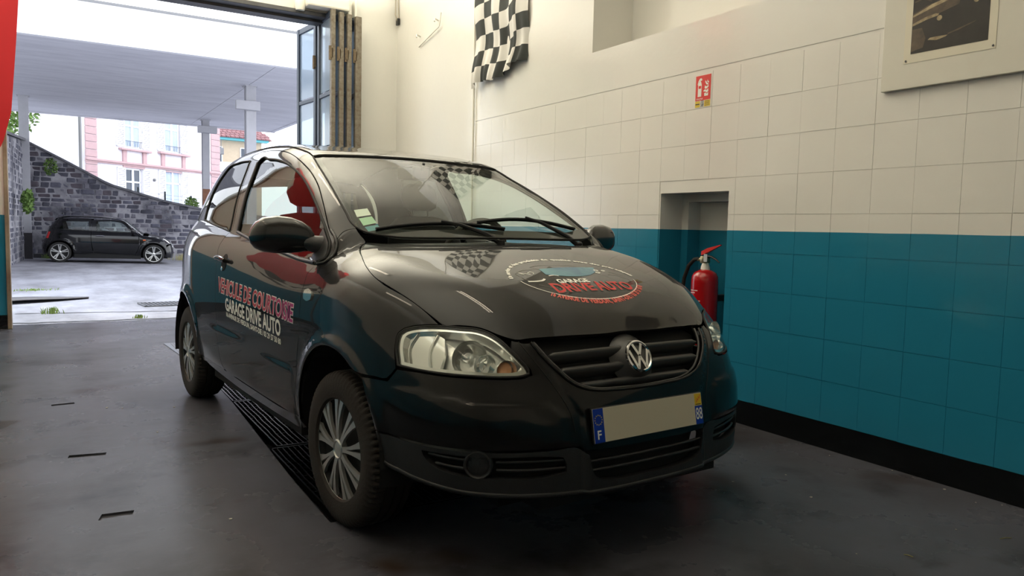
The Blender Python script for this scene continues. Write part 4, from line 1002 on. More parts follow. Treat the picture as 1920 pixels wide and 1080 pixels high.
# ================================================================== BLACK HATCHBACK
f0 = hatch; f1 = lambda P: hatch(P, 1); f2 = lambda P: hatch(P, 2)
TH_ = 0.06575
car = empty('hatchback_car', (1.682, 2.710, 0), TH_-PI/2, 'glossy black three-door hatchback with garage lettering on door and bonnet', 'car')
SIDE = Dom('side'); TOP = Dom('top'); BF = Dom('ball', (-.1, 0, .45)); BH = Dom('ball', (-1.1, 0, .5)); BN = Dom('ball', (-.25, 0, .45)); RG = Dom('ring', (0, 0, .6)); BR = Dom('back', (-2.2, 0, .75))
hoodR = [(.660, -.00, .76), (.663, -.08, .76), (.655, -.25, .76), (.640, -.38, .76), (.625, -.45, .76), (.600, -.487, .77), (.556, -.532, .79), (.510, -.593, .80), (.475, -.637, .80), (.452, -.646, .81), (.389, -.668, .85), (.320, -.688, .88), (.216, -.712, .91), (.135, -.722, .94), (.045, -.712, .97), (-.056, -.684, 1.0), (-.143, -.652, 1.02), (-.190, -.622, 1.04), (-.205, -.598, 1.05), (-.148, -.538, 1.05), (-.095, -.436, 1.05), (-.055, -.306, 1.05), (-.030, -.15, 1.04), (-.024, 0, 1.04)]
hood_pts = hoodR+mir(hoodR[1:-1][::-1])
panel('bonnet', f1, TOP, hood_pts, M_paint, car, res=.022, gap=.002, rim=-.014)
lamp3 = [(.401, -.759, .667), (.372, -.748, .735), (.372, -.739, .767), (.384, -.725, .780), (.404, -.708, .788), (.434, -.681, .794), (.472, -.643, .797), (.514, -.595, .795), (.551, -.544, .790), (.575, -.520, .780), (.602, -.501, .764), (.639, -.480, .734), (.675, -.458, .698), (.696, -.445, .672), (.700, -.446, .661), (.697, -.466, .655), (.679, -.521, .653), (.627, -.604, .655), (.565, -.666, .657), (.523, -.698, .659), (.473, -.728, .662)]
arch = lambda a0, a1, cx=0.0, r=.362, n=14, y=-.82: [(cx+r*math.cos(math.radians(a0+(a1-a0)*i/n)), y, .31+r*math.sin(math.radians(a0+(a1-a0)*i/n))) for i in range(n+1)]
fender = [(-.270, -.700, 1.05), (-.243, -.728, 1.00), (-.235, -.745, .975), (-.255, -.757, .957), (-.31, -.765, .950), (-.350, -.790, .92), (-.341, -.805, .885), (-.342, -.817, .84), (-.338, -.826, .76), (-.345, -.828, .68), (-.378, -.823, .568), (-.400, -.819, .50), (-.410, -.811, .40), (-.413, -.80, .325), (-.365, -.80, .320)]
fender += arch(172, 60)+[(.235, -.80, .612), (.30, -.79, .614), (.366, -.78, .618), (.398, -.762, .655)]
fender += [(.370, -.750, .735), (.369, -.741, .769), (.382, -.727, .784), (.404, -.710, .793), (.434, -.683, .799), (.470, -.645, .802)]
fender += [p for p in hoodR[9:19]]+[(-.228, -.605, 1.070), (-.262, -.613, 1.100), (-.280, -.650, 1.095)]
doorp = [(-1.80, 1.485), (-1.66, 1.08), (-1.69, 1.05), (-1.708, .967), (-1.690, .94), (-1.676, .89), (-1.672, .82), (-1.665, .70), (-1.662, .60), (-1.662, .52), (-1.648, .47), (-1.635, .39), (-1.61, .345), (-1.56, .326), (-1.3, .319), (-1.0, .316), (-.65, .316), (-.45, .320), (-.415, .325), (-.410, .40), (-.400, .50), (-.378, .568), (-.345, .68), (-.338, .76), (-.342, .84), (-.341, .885), (-.350, .92), (-.31, .950), (-.255, .957), (-.235, .975), (-.243, 1.0), (-.270, 1.048), (-.352, 1.094), (-.469, 1.172), (-.559, 1.226), (-.676, 1.290), (-.84, 1.362), (-1.03, 1.430), (-1.249, 1.480), (-1.461, 1.506), (-1.66, 1.515), (-1.77, 1.508)]
dlo = [(-1.553, 1.070), (-1.438, 1.055), (-1.019, 1.010), (-.746, .990), (-.532, .973), (-.372, .966), (-.290, .968), (-.262, .985), (-.285, 1.035), (-.343, 1.074), (-.417, 1.120), (-.611, 1.224), (-.759, 1.295), (-.917, 1.356), (-1.107, 1.408), (-1.263, 1.437), (-1.472, 1.458), (-1.625, 1.463), (-1.645, 1.445)]
quarter = [(-1.826, 1.470), (-2.071, 1.472), (-2.270, 1.440), (-2.330, 1.370), (-2.345, 1.303), (-2.335, 1.216), (-2.305, 1.130), (-2.156, 1.112), (-1.80, 1.078), (-1.695, 1.068)]
S3 = lambda l, y=-.7: [(a, y, b) for a, b in l]
roofline = [(-.976, -.535, 1.444), (-1.15, -.525, 1.49), (-1.5, -.515, 1.53), (-2.0, -.505, 1.54), (-2.5, -.49, 1.53), (-2.72, -.48, 1.50)]
def up3(f, l):
    P, N = surf_pts(f, SIDE, np.array(l, float)); return [tuple(p) for p in P]
doortop3 = up3(f0, doorp[31:]+doorp[:1])       # from pillar foot over the roof to the rear top corner
doorrear3 = up3(f0, doorp[0:14])
body = doortop3[::-1][::-1]
bodyp = list(doortop3)+doorrear3[1:]+up3(f0, [(-1.60, .318), (-2.055, .328)])+[(-2.465+.362*math.cos(math.radians(a)), -.82, .31+.362*math.sin(math.radians(a))) for a in range(4, 152, 8)]+up3(f0, [(-2.80, .52), (-2.83, .70), (-2.82, .95), (-2.76, 1.12), (-2.70, 1.30)])+[(-2.70, -.50, 1.50)]+roofline[::-1][1:]+[(-.824, -.551, 1.380), (-.613, -.577, 1.289), (-.390, -.600, 1.179), (-.300, -.610, 1.125), (-.262, -.613, 1.100), (-.280, -.650, 1.095)]
sillp = [(-.413, .322), (-.65, .313), (-1.0, .313), (-1.3, .316), (-1.56, .322), (-2.055, .326), (-2.06, .30), (-1.9, .285), (-1.6, .268), (-1.28, .258), (-.87, .258), (-.6, .262), (-.42, .27), (-.34, .29), (-.365, .318)]
ws3 = [(-.976, -.535), (-.824, -.556), (-.613, -.585), (-.390, -.612), (-.290, -.618), (-.232, -.600), (-.160, -.50), (-.125, -.38), (-.098, -.20), (-.090, 0)]
wstop = [(-.960, 0), (-.962, -.175), (-.966, -.285), (-.968, -.414)]
wspoly = wstop+ws3+[(a, -b) for a, b in ws3[:-1][::-1]]+[(a, -b) for a, b in wstop[1:][::-1]]
bumper_half = [(.640, -.425, .748), (.618, -.462, .757), (.645, -.480, .735), (.681, -.456, .698), (.703, -.441, .672), (.708, -.440, .658), (.703, -.466, .648), (.683, -.523, .646), (.629, -.608, .648), (.567, -.670, .650), (.525, -.701, .652), (.475, -.730, .655), (.404, -.762, .655), (.372, -.782, .612), (.30, -.79, .608), (.240, -.80, .605), (.285, -.81, .54), (.318, -.81, .48), (.325, -.805, .442), (.365, -.798, .441), (.431, -.770, .437), (.523, -.736, .434), (.62, -.67, .432), (.72, -.55, .430), (.775, -.40, .428), (.785, -.30, .424), (.790, -.282, .410), (.800, -.15, .404), (.803, 0, .404)]
grille_half = [(.647, -.403, .748), (.691, -.378, .700), (.719, -.342, .659), (.733, -.315, .633), (.742, -.289, .616), (.750, -.244, .600), (.754, -.204, .592), (.757, -.123, .587), (.759, 0, .584)]
skirt_half = [(.325, -.805, .438), (.365, -.798, .437), (.431, -.770, .433), (.523, -.736, .430), (.62, -.67, .428), (.72, -.55, .426), (.775, -.40, .424), (.785, -.30, .420), (.790, -.282, .406), (.800, -.15, .400), (.803, 0, .400)]
skirt_low = [(.805, 0, .272), (.804, -.10, .272), (.798, -.27, .276), (.762, -.465, .284), (.684, -.605, .290), (.640, -.650, .292), (.587, -.690, .298), (.522, -.726, .306), (.454, -.752, .316), (.40, -.775, .328), (.352, -.79, .345)]
for mr_ in (False, True):
    mm = dict(mirror=mr_)
    panel('front_wing', f0, BN, fender, M_paint, car, res=.022, **mm)
    dr = panel('door', f0, SIDE, S3(doorp), M_paint, car, holes=[S3(dlo)], res=.024, hole_gap=0, **mm)
    panel('side_window', f0, SIDE, S3(dlo), M_glass, car, res=.05, off=-.006, rim=0, gap=-.004, **mm).parent = dr
    bead('window_seal', f0, SIDE, S3(dlo), .006, M_rubber, dr, closed=True, **mm)
    bead('belt_strip', f0, SIDE, S3([(-1.545, 1.066), (-1.438, 1.052), (-1.019, 1.006), (-.746, .986), (-.532, .969), (-.330, .962)]), .008, M_plas, dr, off=.002, **mm)
    qp = panel('quarter_panel', f0, RG, bodyp, M_paint, car, holes=[up3(f0, quarter)], res=.026, **mm)
    panel('quarter_window', f0, SIDE, S3(quarter), M_glassr, car, res=.05, off=-.003, rim=0, gap=-.002, **mm).parent = qp
    bead('window_seal', f0, SIDE, S3(quarter), .005, M_rubber, qp, closed=True, **mm)
    panel('pillar_strip', f0, SIDE, S3([(-1.648, 1.458), (-1.557, 1.072), (-1.588, 1.076), (-1.678, 1.452)]), M_black, car, res=.05, off=.0015, rim=0, gap=0, **mm).parent = dr
    panel('sill', f0, SIDE, S3(sillp), M_paint, car, res=.03, **mm)
    panel('tail_lamp', f0, BR, [(-2.95, -.70, .80), (-2.84, -.79, .78), (-2.83, -.76, 1.0), (-2.93, -.66, 1.05)], mat('tail_red', srgb(120, 10, 14), .1, coat=1) if not mr_ else bpy.data.materials['tail_red'], car, res=.04, off=.002, **mm)
    # cabin-side linings seen through the windscreen
    panel('pillar_trim', f0, RG, [p for p in doortop3[:-1]]+[(-1.66, -.53, 1.50), (-1.2, -.50, 1.48), (-.976, -.515, 1.444), (-.824, -.535, 1.380), (-.613, -.56, 1.289), (-.390, -.585, 1.179), (-.300, -.595, 1.125)], M_trim, car, res=.05, off=-.020, rim=0, gap=0, **mm)
rp = roofline+mir(roofline[::-1])
rp = [(-.964, -.414, 1.45)]+rp[0:]+[(-.964, .414, 1.45), (-.962, .17, 1.46), (-.962, -.17, 1.46)]
rp = roofline+[(-2.76, -.25, 1.5), (-2.78, 0, 1.5), (-2.76, .25, 1.5)]+mir(roofline[::-1])+[(-.968, .414, 1.45), (-.964, .20, 1.46), (-.962, 0, 1.46), (-.964, -.20, 1.46), (-.968, -.414, 1.45)]
panel('roof', f0, TOP, rp, M_paint, car, res=.035, off=.006, rim=-.02)
panel('headliner', f0, TOP, [(a, b*.97, c) for a, b, c in rp], M_trim, car, res=.06, off=-.022, rim=0, gap=0)
ws = panel('windscreen', f2, TOP, [(a, b, 0) for a, b in wspoly], M_glassw, car, res=.05, off=-.002, rim=0, gap=.001)
bead('screen_seal', f2, TOP, [(a, b, 0) for a, b in wspoly], .0045, M_rubber, ws, closed=True)
for sgn in (-1, 1):
    st = [(-.960, -.50*1), (-.975, -.536), (-.824, -.556), (-.613, -.585), (-.390, -.612), (-.30, -.618), (-.32, -.585), (-.42, -.58), (-.64, -.552), (-.82, -.525), (-.93, -.507)]
    panel('screen_border', f2, TOP, [(a, b*-sgn, 0) for a, b in st][::1], M_dark, car, res=.05, off=-.008, rim=0, gap=0).parent = ws
panel('screen_border', f2, TOP, [(-.30, -.60, 0), (-.232, -.600, 0), (-.160, -.50, 0), (-.125, -.38, 0), (-.098, -.20, 0), (-.090, 0, 0), (-.098, .20, 0), (-.125, .38, 0), (-.16, .5, 0), (-.232, .60, 0), (-.30, .60, 0), (-.215, .44, 0), (-.175, .2, 0), (-.165, 0, 0), (-.175, -.2, 0), (-.215, -.44, 0)], M_dark, car, res=.05, off=-.008, rim=0, gap=0).parent = ws
# scuttle below the screen
m = MB(); cp_in = [(-.20, -.60), (-.14, -.53), (-.085, -.43), (-.045, -.30), (-.02, -.15), (-.014, 0)]
cpl = cp_in+[(a, -b) for a, b in cp_in[:-1][::-1]]; vs = []
for a, b in cpl:
    yb = abs(b)/.6; z = 1.044-.022*yb**2; vs += [(a+.01, b, z-.03), (a-.05, b, z-.005), (a-.12, b*.98, z+.012)]
sc_ = mesh('scuttle', vs, [(3*i+k, 3*i+3+k, 3*i+4+k, 3*i+1+k) for i in range(len(cpl)-1) for k in (0, 1)], M_plas, car, True)
def wiper(p0, p1, bow, arm0):
    r = []
    for i in range(13):
        t = i/12; x = p0[0]+(p1[0]-p0[0])*t+bow*math.sin(PI*t); y = p0[1]+(p1[1]-p0[1])*t; r.append((x, y))
    P, N = surf_pts(f2, TOP, np.array(r), .012); o = MB(); o.tube([tuple(p) for p in P], .006, 6); w_ = o.build('wiper', M_black, car, True)
    P2, N2 = surf_pts(f2, TOP, np.array(r), .003); o = MB(); o.tube([tuple(p) for p in P2], .004, 5); o.build('blade', M_rubber, w_)
    mid = P[6]; a0 = np.array(arm0); o = MB(); o.tube([tuple(a0), tuple((a0*.75+mid*.25)+[0, 0, .018]), tuple((a0*.3+mid*.7)+[0, 0, .02]), tuple(mid+[0, 0, .008])], [.013, .010, .008, .006], 7); o.lathe([(.018, -.01), (.018, .012), (.010, .02)], 12, T(*a0)); o.build('arm', M_black, w_, True)
wiper((-.215, -.555), (-.150, .03), -.02, (-.10, -.02, 1.055)); wiper((-.20, -.08), (-.235, .50), -.03, (-.135, .45, 1.045))
# tail
panel('tailgate', f0, BR, [(-2.76, -.25, 1.5), (-2.74, -.48, 1.49), (-2.74, -.58, 1.32), (-2.80, -.66, 1.13), (-2.90, -.68, .95), (-3.0, -.60, .72), (-3.03, 0, .70), (-3.0, .60, .72), (-2.90, .68, .95), (-2.80, .66, 1.13), (-2.74, .58, 1.32), (-2.74, .48, 1.49), (-2.76, .25, 1.5), (-2.78, 0, 1.51)], M_paint, car, holes=[[(-2.82, -.50, 1.40), (-2.88, -.56, 1.12), (-2.95, 0, 1.10), (-2.88, .56, 1.12), (-2.82, .50, 1.40), (-2.86, 0, 1.42)]], res=.05)
panel('rear_window', f0, BR, [(-2.82, -.50, 1.40), (-2.88, -.56, 1.12), (-2.95, 0, 1.10), (-2.88, .56, 1.12), (-2.82, .50, 1.40), (-2.86, 0, 1.42)], glassmat('clear_rear_glass', (.34, .38, .37, 1), 1.5), car, res=.08, rim=0, gap=-.003)
panel('rear_bumper', f0, BR, [(-2.80, -.80, .50), (-2.82, -.80, .70), (-2.95, -.70, .72), (-3.03, 0, .70), (-2.95, .70, .72), (-2.82, .80, .70), (-2.80, .80, .50), (-2.78, .78, .34), (-2.9, .6, .30), (-3.0, 0, .28), (-2.9, -.6, .30), (-2.78, -.78, .34)], M_paint, car, res=.05)
# nose: bumper skin with the grille opening, plastic skirt with intakes
grl = grille_half+mir(grille_half[:-1][::-1])
bp = bumper_half+mir(bumper_half[:-1][::-1])+grl[::-1][0:1]*0
bpo = bumper_half[1:]+mir(bumper_half[1:-1][::-1])+mir([bumper_half[0]])+grl[::-1]+[bumper_half[0]]
bump = panel('front_bumper', f0, BF, bpo, M_paint, car, res=.014, smooth=False, rim=-.016)
cint = [(.793, -.268, .398), (.796, -.262, .369), (.799, -.250, .334), (.801, -.225, .314), (.803, -.188, .306), (.805, -.05, .300), (.805, .05, .300), (.803, .188, .306), (.801, .225, .314), (.799, .250, .334), (.796, .262, .369), (.793, .268, .398)]
sint = [(.525, -.735, .412), (.60, -.685, .412), (.70, -.59, .409), (.775, -.40, .404), (.782, -.362, .398), (.787, -.352, .375), (.789, -.352, .350), (.770, -.42, .340), (.715, -.565, .342), (.66, -.635, .345), (.60, -.68, .352), (.555, -.718, .372), (.53, -.73, .395)]
sk = panel('bumper_skirt', f0, BF, skirt_half+mir(skirt_half[:-1][::-1])+mir(skirt_low[::-1])+skirt_low[1:], M_plas, car, holes=[cint, sint, mir(sint)], res=.018, rim=-.03, hole_gap=0)
lip = skirt_low[::-1]+mir(skirt_low[1:]); bead('lip', f0, BF, lip, .009, M_plas, sk, off=-.004)
panel('intake_back', f0, BF, [(a, b*1.05, c) for a, b, c in cint], M_dark, car, res=.05, off=-.05, rim=0, gap=-.01).parent = sk
for s in (1, -1):
    q = sint if s == 1 else mir(sint)
    panel('intake_back', f0, BF, q, M_dark, car, res=.05, off=-.040, rim=0, gap=-.006).parent = sk
    for z0, z1 in (((.411, .398), (.397, .391)), ((.378, .371), (.369, .363))):
        pass
    for seg in ([(.543, -.725, .402), (.600, -.686, .398), (.665, -.628, .396)], [(.565, -.711, .374), (.61, -.672, .370), (.655, -.640, .368)], [(.709, -.571, .393), (.760, -.465, .391), (.786, -.356, .387)], [(.712, -.571, .367), (.761, -.465, .364), (.789, -.350, .361)]):
        bead('intake_slat', f0, BF, seg if s == 1 else mir(seg), .0055, M_plas, sk, off=-.012, step=.04)
    P, N = surf_pts(f0, BF, BF.uv([(.677, -.618*s, .384)])); n_ = Vector(N[0]); c_ = Vector(P[0]); a_ = axes(c_-n_*.03, Vector((0, 0, 1)).cross(n_), Vector((0, 0, 1)), n_)
    m = MB(); m.lathe([(.046, 0), (.046, .026), (.042, .031), (.037, .028), (.035, .020), (.020, .024), (0, .025)], 32, a_); m.build('fog_lamp_cover', M_plas, sk, True)
for z in (.372, .342):
    bead('intake_slat', f0, BF, [(.79, -.262, z+.003), (.80, -.1, z), (.80, .1, z), (.79, .262, z+.003)], .0055, M_plas, sk, off=-.010, step=.04)
# panel lines across the nose
for s in (False, True):
    bead('seam', f0, BF, [(.628, -.440, .752), (.690, -.412, .690), (.728, -.376, .628), (.750, -.347, .578), (.768, -.322, .523), (.775, -.312, .47)], .0016, M_dark, bump, off=.0004, mirror=s)
# grille
gi = panel('grille', f0, BF, grl+[(.640, .38, .768), (.655, .2, .768), (.66, 0, .770), (.655, -.2, .768), (.640, -.38, .768)], M_dark, car, res=.04, off=-.045, rim=.0, gap=-.01)
bead('grille_frame', f0, BF, grl, .006, M_paint, gi, off=.001)
bead('grille_frame', f0, BF, [(a, b*.965, c+.006) for a, b, c in grl], .005, M_gril, gi, off=-.008)
gx_ = lambda z: float(np.interp(z, [.584, .592, .60, .616, .633, .659, .70, .748], [.02, .20, .244, .285, .31, .34, .375, .40]))
def bar(z0, z1, dep, ya=None, name='grille_bar', zs0=None):
    zc, hz = (z0+z1)/2, (z1-z0)/2; yl = gx_((z0+z1)/2)*.96 if ya is None else ya; ns = 40; vs = []; K = 9
    rows = np.linspace(-yl, yl, ns+1)
    zz = np.array([zc]*len(rows)); base, N = surf_pts(f0, BF, BF.uv(np.stack([np.full(ns+1, .74), rows, zz], -1)), -.014)
    for i in range(ns+1):
        for k in range(K):
            a = PI*k/(K-1)-PI/2; e = 1 if abs(rows[i]) < yl*.96 else .6
            vs.append(base[i]+N[i]*(dep*math.cos(a)-dep)*1.0+np.array([0, 0, hz*math.sin(a)*e])+N[i]*.008*math.cos(a)*(0 if False else 1)+N[i]*(.010 if abs(rows[i]) < .0 else 0))
    return mesh(name, vs, [(i*K+k, (i+1)*K+k, (i+1)*K+k+1, i*K+k+1) for i in range(ns) for k in range(K-1)], M_gril, gi, True)
bar(.703, .747, .026); bar(.643, .685, .026); bar(.591, .627, .024)
P, N = surf_pts(f0, BF, BF.uv([(.74, .006, .686)])); n_ = Vector(N[0]); c_ = Vector(P[0])
A_ = axes(c_, Vector((0, 0, 1)).cross(n_), n_.cross(Vector((0, 0, 1)).cross(n_)), n_)
m = MB(); m.lathe([(.098, -.035), (.080, -.018), (.066, -.006), (.062, .004), (.058, .007), (0, .007)], 40, A_); m.build('emblem_boss', M_gril, gi, True)
em = MB(); em.lathe([(.0485, .007), (.0475, .014), (.052, .018), (.0575, .015), (.059, .009)], 48, A_, False)
emb = em.build('emblem', M_chrome, gi, True)
def stroke(m, p0, p1, w_, z0=.008, z1=.0155):
    d = Vector((p1[0]-p0[0], p1[1]-p0[1])); d.normalize(); n = Vector((-d.y, d.x))*w_/2
    q = [(p0[0]+n.x, p0[1]+n.y), (p0[0]-n.x, p0[1]-n.y), (p1[0]-n.x, p1[1]-n.y), (p1[0]+n.x, p1[1]+n.y)]; m.prism([(a, b) for a, b in q], z1-z0, A_ @ T(0, 0, z0))
lm = MB(); wv = .0105
for s in (-1, 1):
    stroke(lm, (s*.0215, .0455), (s*.002, .0055), wv)           # V
    stroke(lm, (s*.0435, .0225), (s*.0185, -.0445), wv)         # W outer
    stroke(lm, (s*.0190, -.0440), (s*.001, -.0005), wv)        # W inner
lm.build('letters', M_chrome, emb)
# number plate
pP, pN = surf_pts(f0, BF, BF.uv([(.78, .002, .487)])); pc = Vector(pP[0]); tl = .021/.11
PM = axes(pc+Vector((.012, 0, 0)), (0, 1, 0), (-tl, 0, 1), (1, 0, tl))
pl = empty('number_plate', (0, 0, 0)); pl.parent = car; pl.matrix_basis = PM
def pbox(name, x0, x1, y0, y1, z0, z1, mt, b=0): m = MB(); (m.bbox(x0, x1, y0, y1, z0, z1, b) if b else m.box(x0, x1, y0, y1, z0, z1)); return m.build(name, mt, pl)
pbox('holder', -.263, .263, -.058, .058, -.008, .000, M_black, .003); pbox('face', -.26, .26, -.055, .055, 0, .002, M_plw)
pbox('blue_band', -.26, -.216, -.055, .055, .002, .0026, M_plb); pbox('blue_band', .222, .26, -.055, .010, .002, .0026, M_plb); pbox('yellow_patch', .224, .258, .012, .053, .002, .0026, M_ply)
ff = lambda d: (lambda u, v: (u, v, d))
vs, fs = text_fit('F', -.246, -.231, -.043, -.016, ff(.003), .02); mesh('lettering', vs, fs, M_dwhite, pl)
vs, fs = text_fit('88', .2245, .2575, -.038, .003, ff(.003), .01); mesh('lettering', vs, fs, M_dwhite, pl)
m = MB()
for k in range(12):
    a = 2*PI*k/12; cx, cyy = -.238+.0155*math.cos(a), .018+.0155*math.sin(a); st = []
    for j in range(10): r_ = .0028 if j % 2 == 0 else .0012; b = PI/2+j*PI/5; st.append((cx+r_*math.cos(b), cyy+r_*math.sin(b)))
    m.prism(st, .0004, T(0, 0, .0026))
m.build('star_ring', M_ply, pl)
for k in range(3):
    m = MB(); ox, oy = .231+.008*k, .024+.006*k; m.prism([(ox, oy), (ox+.003, oy-.002), (ox+.007, oy+.010), (ox+.005, oy+.014), (ox+.004, oy+.006)], .0004, T(0, 0, .0026)); m.build('crest_mark', M_dred, pl)
m = MB(); m.box(.228, .254, .014, .0165, .0026, .003); m.build('crest_mark', M_ink, pl)
# headlamps
for s in (1, -1):
    L3 = lamp3 if s == 1 else mir(lamp3)
    hl = panel('headlamp', f0, BF, L3, M_hous, car, res=.02, off=-.062, rim=.058, gap=.001)
    cc = np.mean(np.array(L3), 0); inner = [tuple(cc+(np.array(q_)-cc)*(.90, .90, .80)) for q_ in L3]
    panel('lamp_surround', f0, BF, L3, M_refl, car, holes=[inner], res=.015, off=-.008, rim=-.045, gap=.004).parent = hl
    panel('lens', f0, BF, L3, M_lens, car, res=.03, off=.001, rim=-.004, gap=.003).parent = hl
    bead('lamp_seal', f0, BF, L3, .004, M_rubber, hl, closed=True, off=-.001)
    def aim(p, dep, fwd=(1, -.25*s, .02)):
        P, N = surf_pts(f0, BF, BF.uv([(p[0], p[1]*s, p[2])])); w_ = Vector(fwd).normalized(); c_ = Vector(P[0])-Vector(N[0])*dep; return axes(c_, Vector((0, 0, 1)).cross(w_), w_.cross(Vector((0, 0, 1)).cross(w_)), w_)
    Am = aim((.560, -.600, .728), .058); m = MB(); m.lathe([(.010, -.012), (.024, -.004), (.040, .006), (.052, .020), (.058, .036), (.060, .042)], 36, Am, False); m.build('reflector', M_refl, hl, True)
    m = MB(); m.lathe([(.018, -.006), (.018, .014), (.014, .018), (.004, .020), (0, .020)], 24, Am @ T(0, 0, .012)); m.build('bulb_shield', M_hous, hl, True)
    At = aim((.661, -.508, .690), .045); m = MB(); m.lathe([(.008, -.02), (.022, -.008), (.030, .012), (.034, .030)], 32, At, False); m.build('reflector', M_refl, hl, True)
    m = MB(); m.lathe([(.025, .006), (.024, .014), (.018, .022), (.008, .026), (0, .027)], 28, At); m.build('amber_indicator', M_amber, hl, True)
    Ar = aim((.615, -.565, .712), .055, (1, -.35*s, -.02)); m = MB(); m.lathe([(.006, -.01), (.020, 0), (.030, .012), (.036, .028)], 28, Ar, False); m.build('reflector', M_refl, hl, True)
    for uvv in ([(.430, -.740, .672), (.405, -.725, .720), (.420, -.705, .775)], [(.500, -.700, .668), (.480, -.690, .720), (.480, -.662, .780)]):
        bead('inner_rib', f0, BF, uvv if s == 1 else mir(uvv), .004, M_chrome, hl, off=-.020, step=.02)
    P_, N_ = surf_pts(f0, BF, BF.uv([(.44, -.72*s, .70)]))
    st = [(.408, -.756, .674), (.380, -.745, .745), (.392, -.722, .780), (.425, -.70, .786), (.470, -.665, .788), (.515, -.66, .78), (.530, -.665, .72), (.535, -.688, .668)]
    panel('chrome_bezel', f0, BF, st if s == 1 else mir(st), M_refl, car, res=.02, off=-.026, rim=-.02, gap=.002).parent = hl
# side repeaters, handles, mirrors
for s in (1, -1):
    fl_ = s == -1
    rpz = [(-.302, -.81, .860), (-.262, -.81, .868), (-.222, -.81, .860), (-.214, -.81, .842), (-.222, -.81, .824), (-.262, -.81, .816), (-.300, -.81, .822), (-.308, -.81, .842)]
    sr = panel('side_repeater', f0, SIDE, rpz, M_refl, car, res=.012, off=.006, rim=-.008, mirror=fl_)
    hcup = [(-1.50+.055*math.cos(a), -.81, .925+.045*math.sin(a)) for a in np.linspace(0, 2*PI, 16, endpoint=False)]
    hd_ = panel('door_handle', f0, SIDE, [(-1.53+.050*math.cos(a), -.81, .907+.046*math.sin(a)) for a in np.linspace(0, 2*PI, 16, endpoint=False)], M_dark, car, res=.02, off=.0012, rim=0, mirror=fl_)
    m = MB(); P, N = surf_pts(f0, SIDE, np.array([(-1.635, .922), (-1.60, .924), (-1.55, .922), (-1.50, .917), (-1.475, .914)]), .020); P = P*[1, s, 1]; N = N*[1, s, 1]
    pts = [tuple(P[0]-N[0]*.022)]+[tuple(p) for p in P]+[tuple(P[-1]-N[-1]*.022)]; m.tube(pts, [.010, .012, .013, .013, .013, .012, .009], 10); m.build('grip', M_paint, hd_, True)
    m = MB(); P, N = surf_pts(f0, SIDE, np.array([(-1.545, .872)]), .003); P = P*[1, s, 1]; N = N*[1, s, 1]; w_ = Vector(N[0]); m.lathe([(.013, -.002), (.013, .002), (.009, .004), (0, .003)], 16, axes(P[0], Vector((0, 0, 1)).cross(w_), (0, 0, 1), w_)); m.build('keyhole', M_chrome, hd_, True)
    # mirror: housing swept outward, triangular foot
    mi = empty('door_mirror', (0, 0, 0)); mi.parent = car
    vs = []; K = 24; secs = [(-.735, .012, .020, -.405, 1.045), (-.755, .040, .050, -.425, 1.058), (-.785, .052, .064, -.445, 1.067), (-.825, .060, .074, -.462, 1.072), (-.88, .062, .077, -.472, 1.074), (-.93, .058, .070, -.478, 1.072), (-.960, .044, .052, -.480, 1.068), (-.977, .024, .028, -.480, 1.064), (-.983, .004, .004, -.480, 1.062)]
    for (y, rx, rz_, cx, cz) in secs:
        for k in range(K):
            a = 2*PI*k/K; c, d = math.cos(a), math.sin(a); e = .75
            dx = rx*math.copysign(abs(c)**e, c); dz = rz_*math.copysign(abs(d)**e, d)
            if dx < 0: dx *= .55
            vs.append((cx+dx, y*s, cz+dz))
    fs = [(i*K+k, i*K+(k+1) % K, (i+1)*K+(k+1) % K, (i+1)*K+k) for i in range(len(secs)-1) for k in range(K)]+[tuple(range(K))]
    mesh_ = MB(); mesh_.add(vs, fs); mesh_.build('mirror_housing', M_paint if False else mat('mirror_cap_black', (.010, .010, .010, 1), .22, coat=.6) if s == 1 else bpy.data.materials['mirror_cap_black'], mi, True, 1.2)
    m = MB(); m.bbox(-.514, -.508, .79 if s < 0 else -.95, .95 if s < 0 else -.79, 1.02, 1.125, .002); m.build('mirror_glass', M_chrome, mi)
    ft = panel('mirror_foot', f0, SIDE, [(-.262, -.7, .985), (-.285, -.7, 1.03), (-.343, -.7, 1.07), (-.40, -.7, 1.105), (-.41, -.7, 1.03), (-.40, -.7, .975), (-.29, -.7, .972)], M_plas, car, res=.03, off=.006, rim=-.01, mirror=fl_); ft.parent = mi
    m = MB(); m.tube([(-.37, -.695*s, 1.03), (-.39, -.73*s, 1.035), (-.42, -.77*s, 1.045)], [.046, .038, .030], 14); m.build('arm', M_plas, mi, True)
    bead('door_seal_edge', f0, SIDE, [(-.29, -.7, .960), (-.245, -.7, .968), (-.234, -.7, .992), (-.262, -.7, 1.046), (-.345, -.7, 1.096)], .0065, M_plas, mi, off=.002, mirror=fl_)
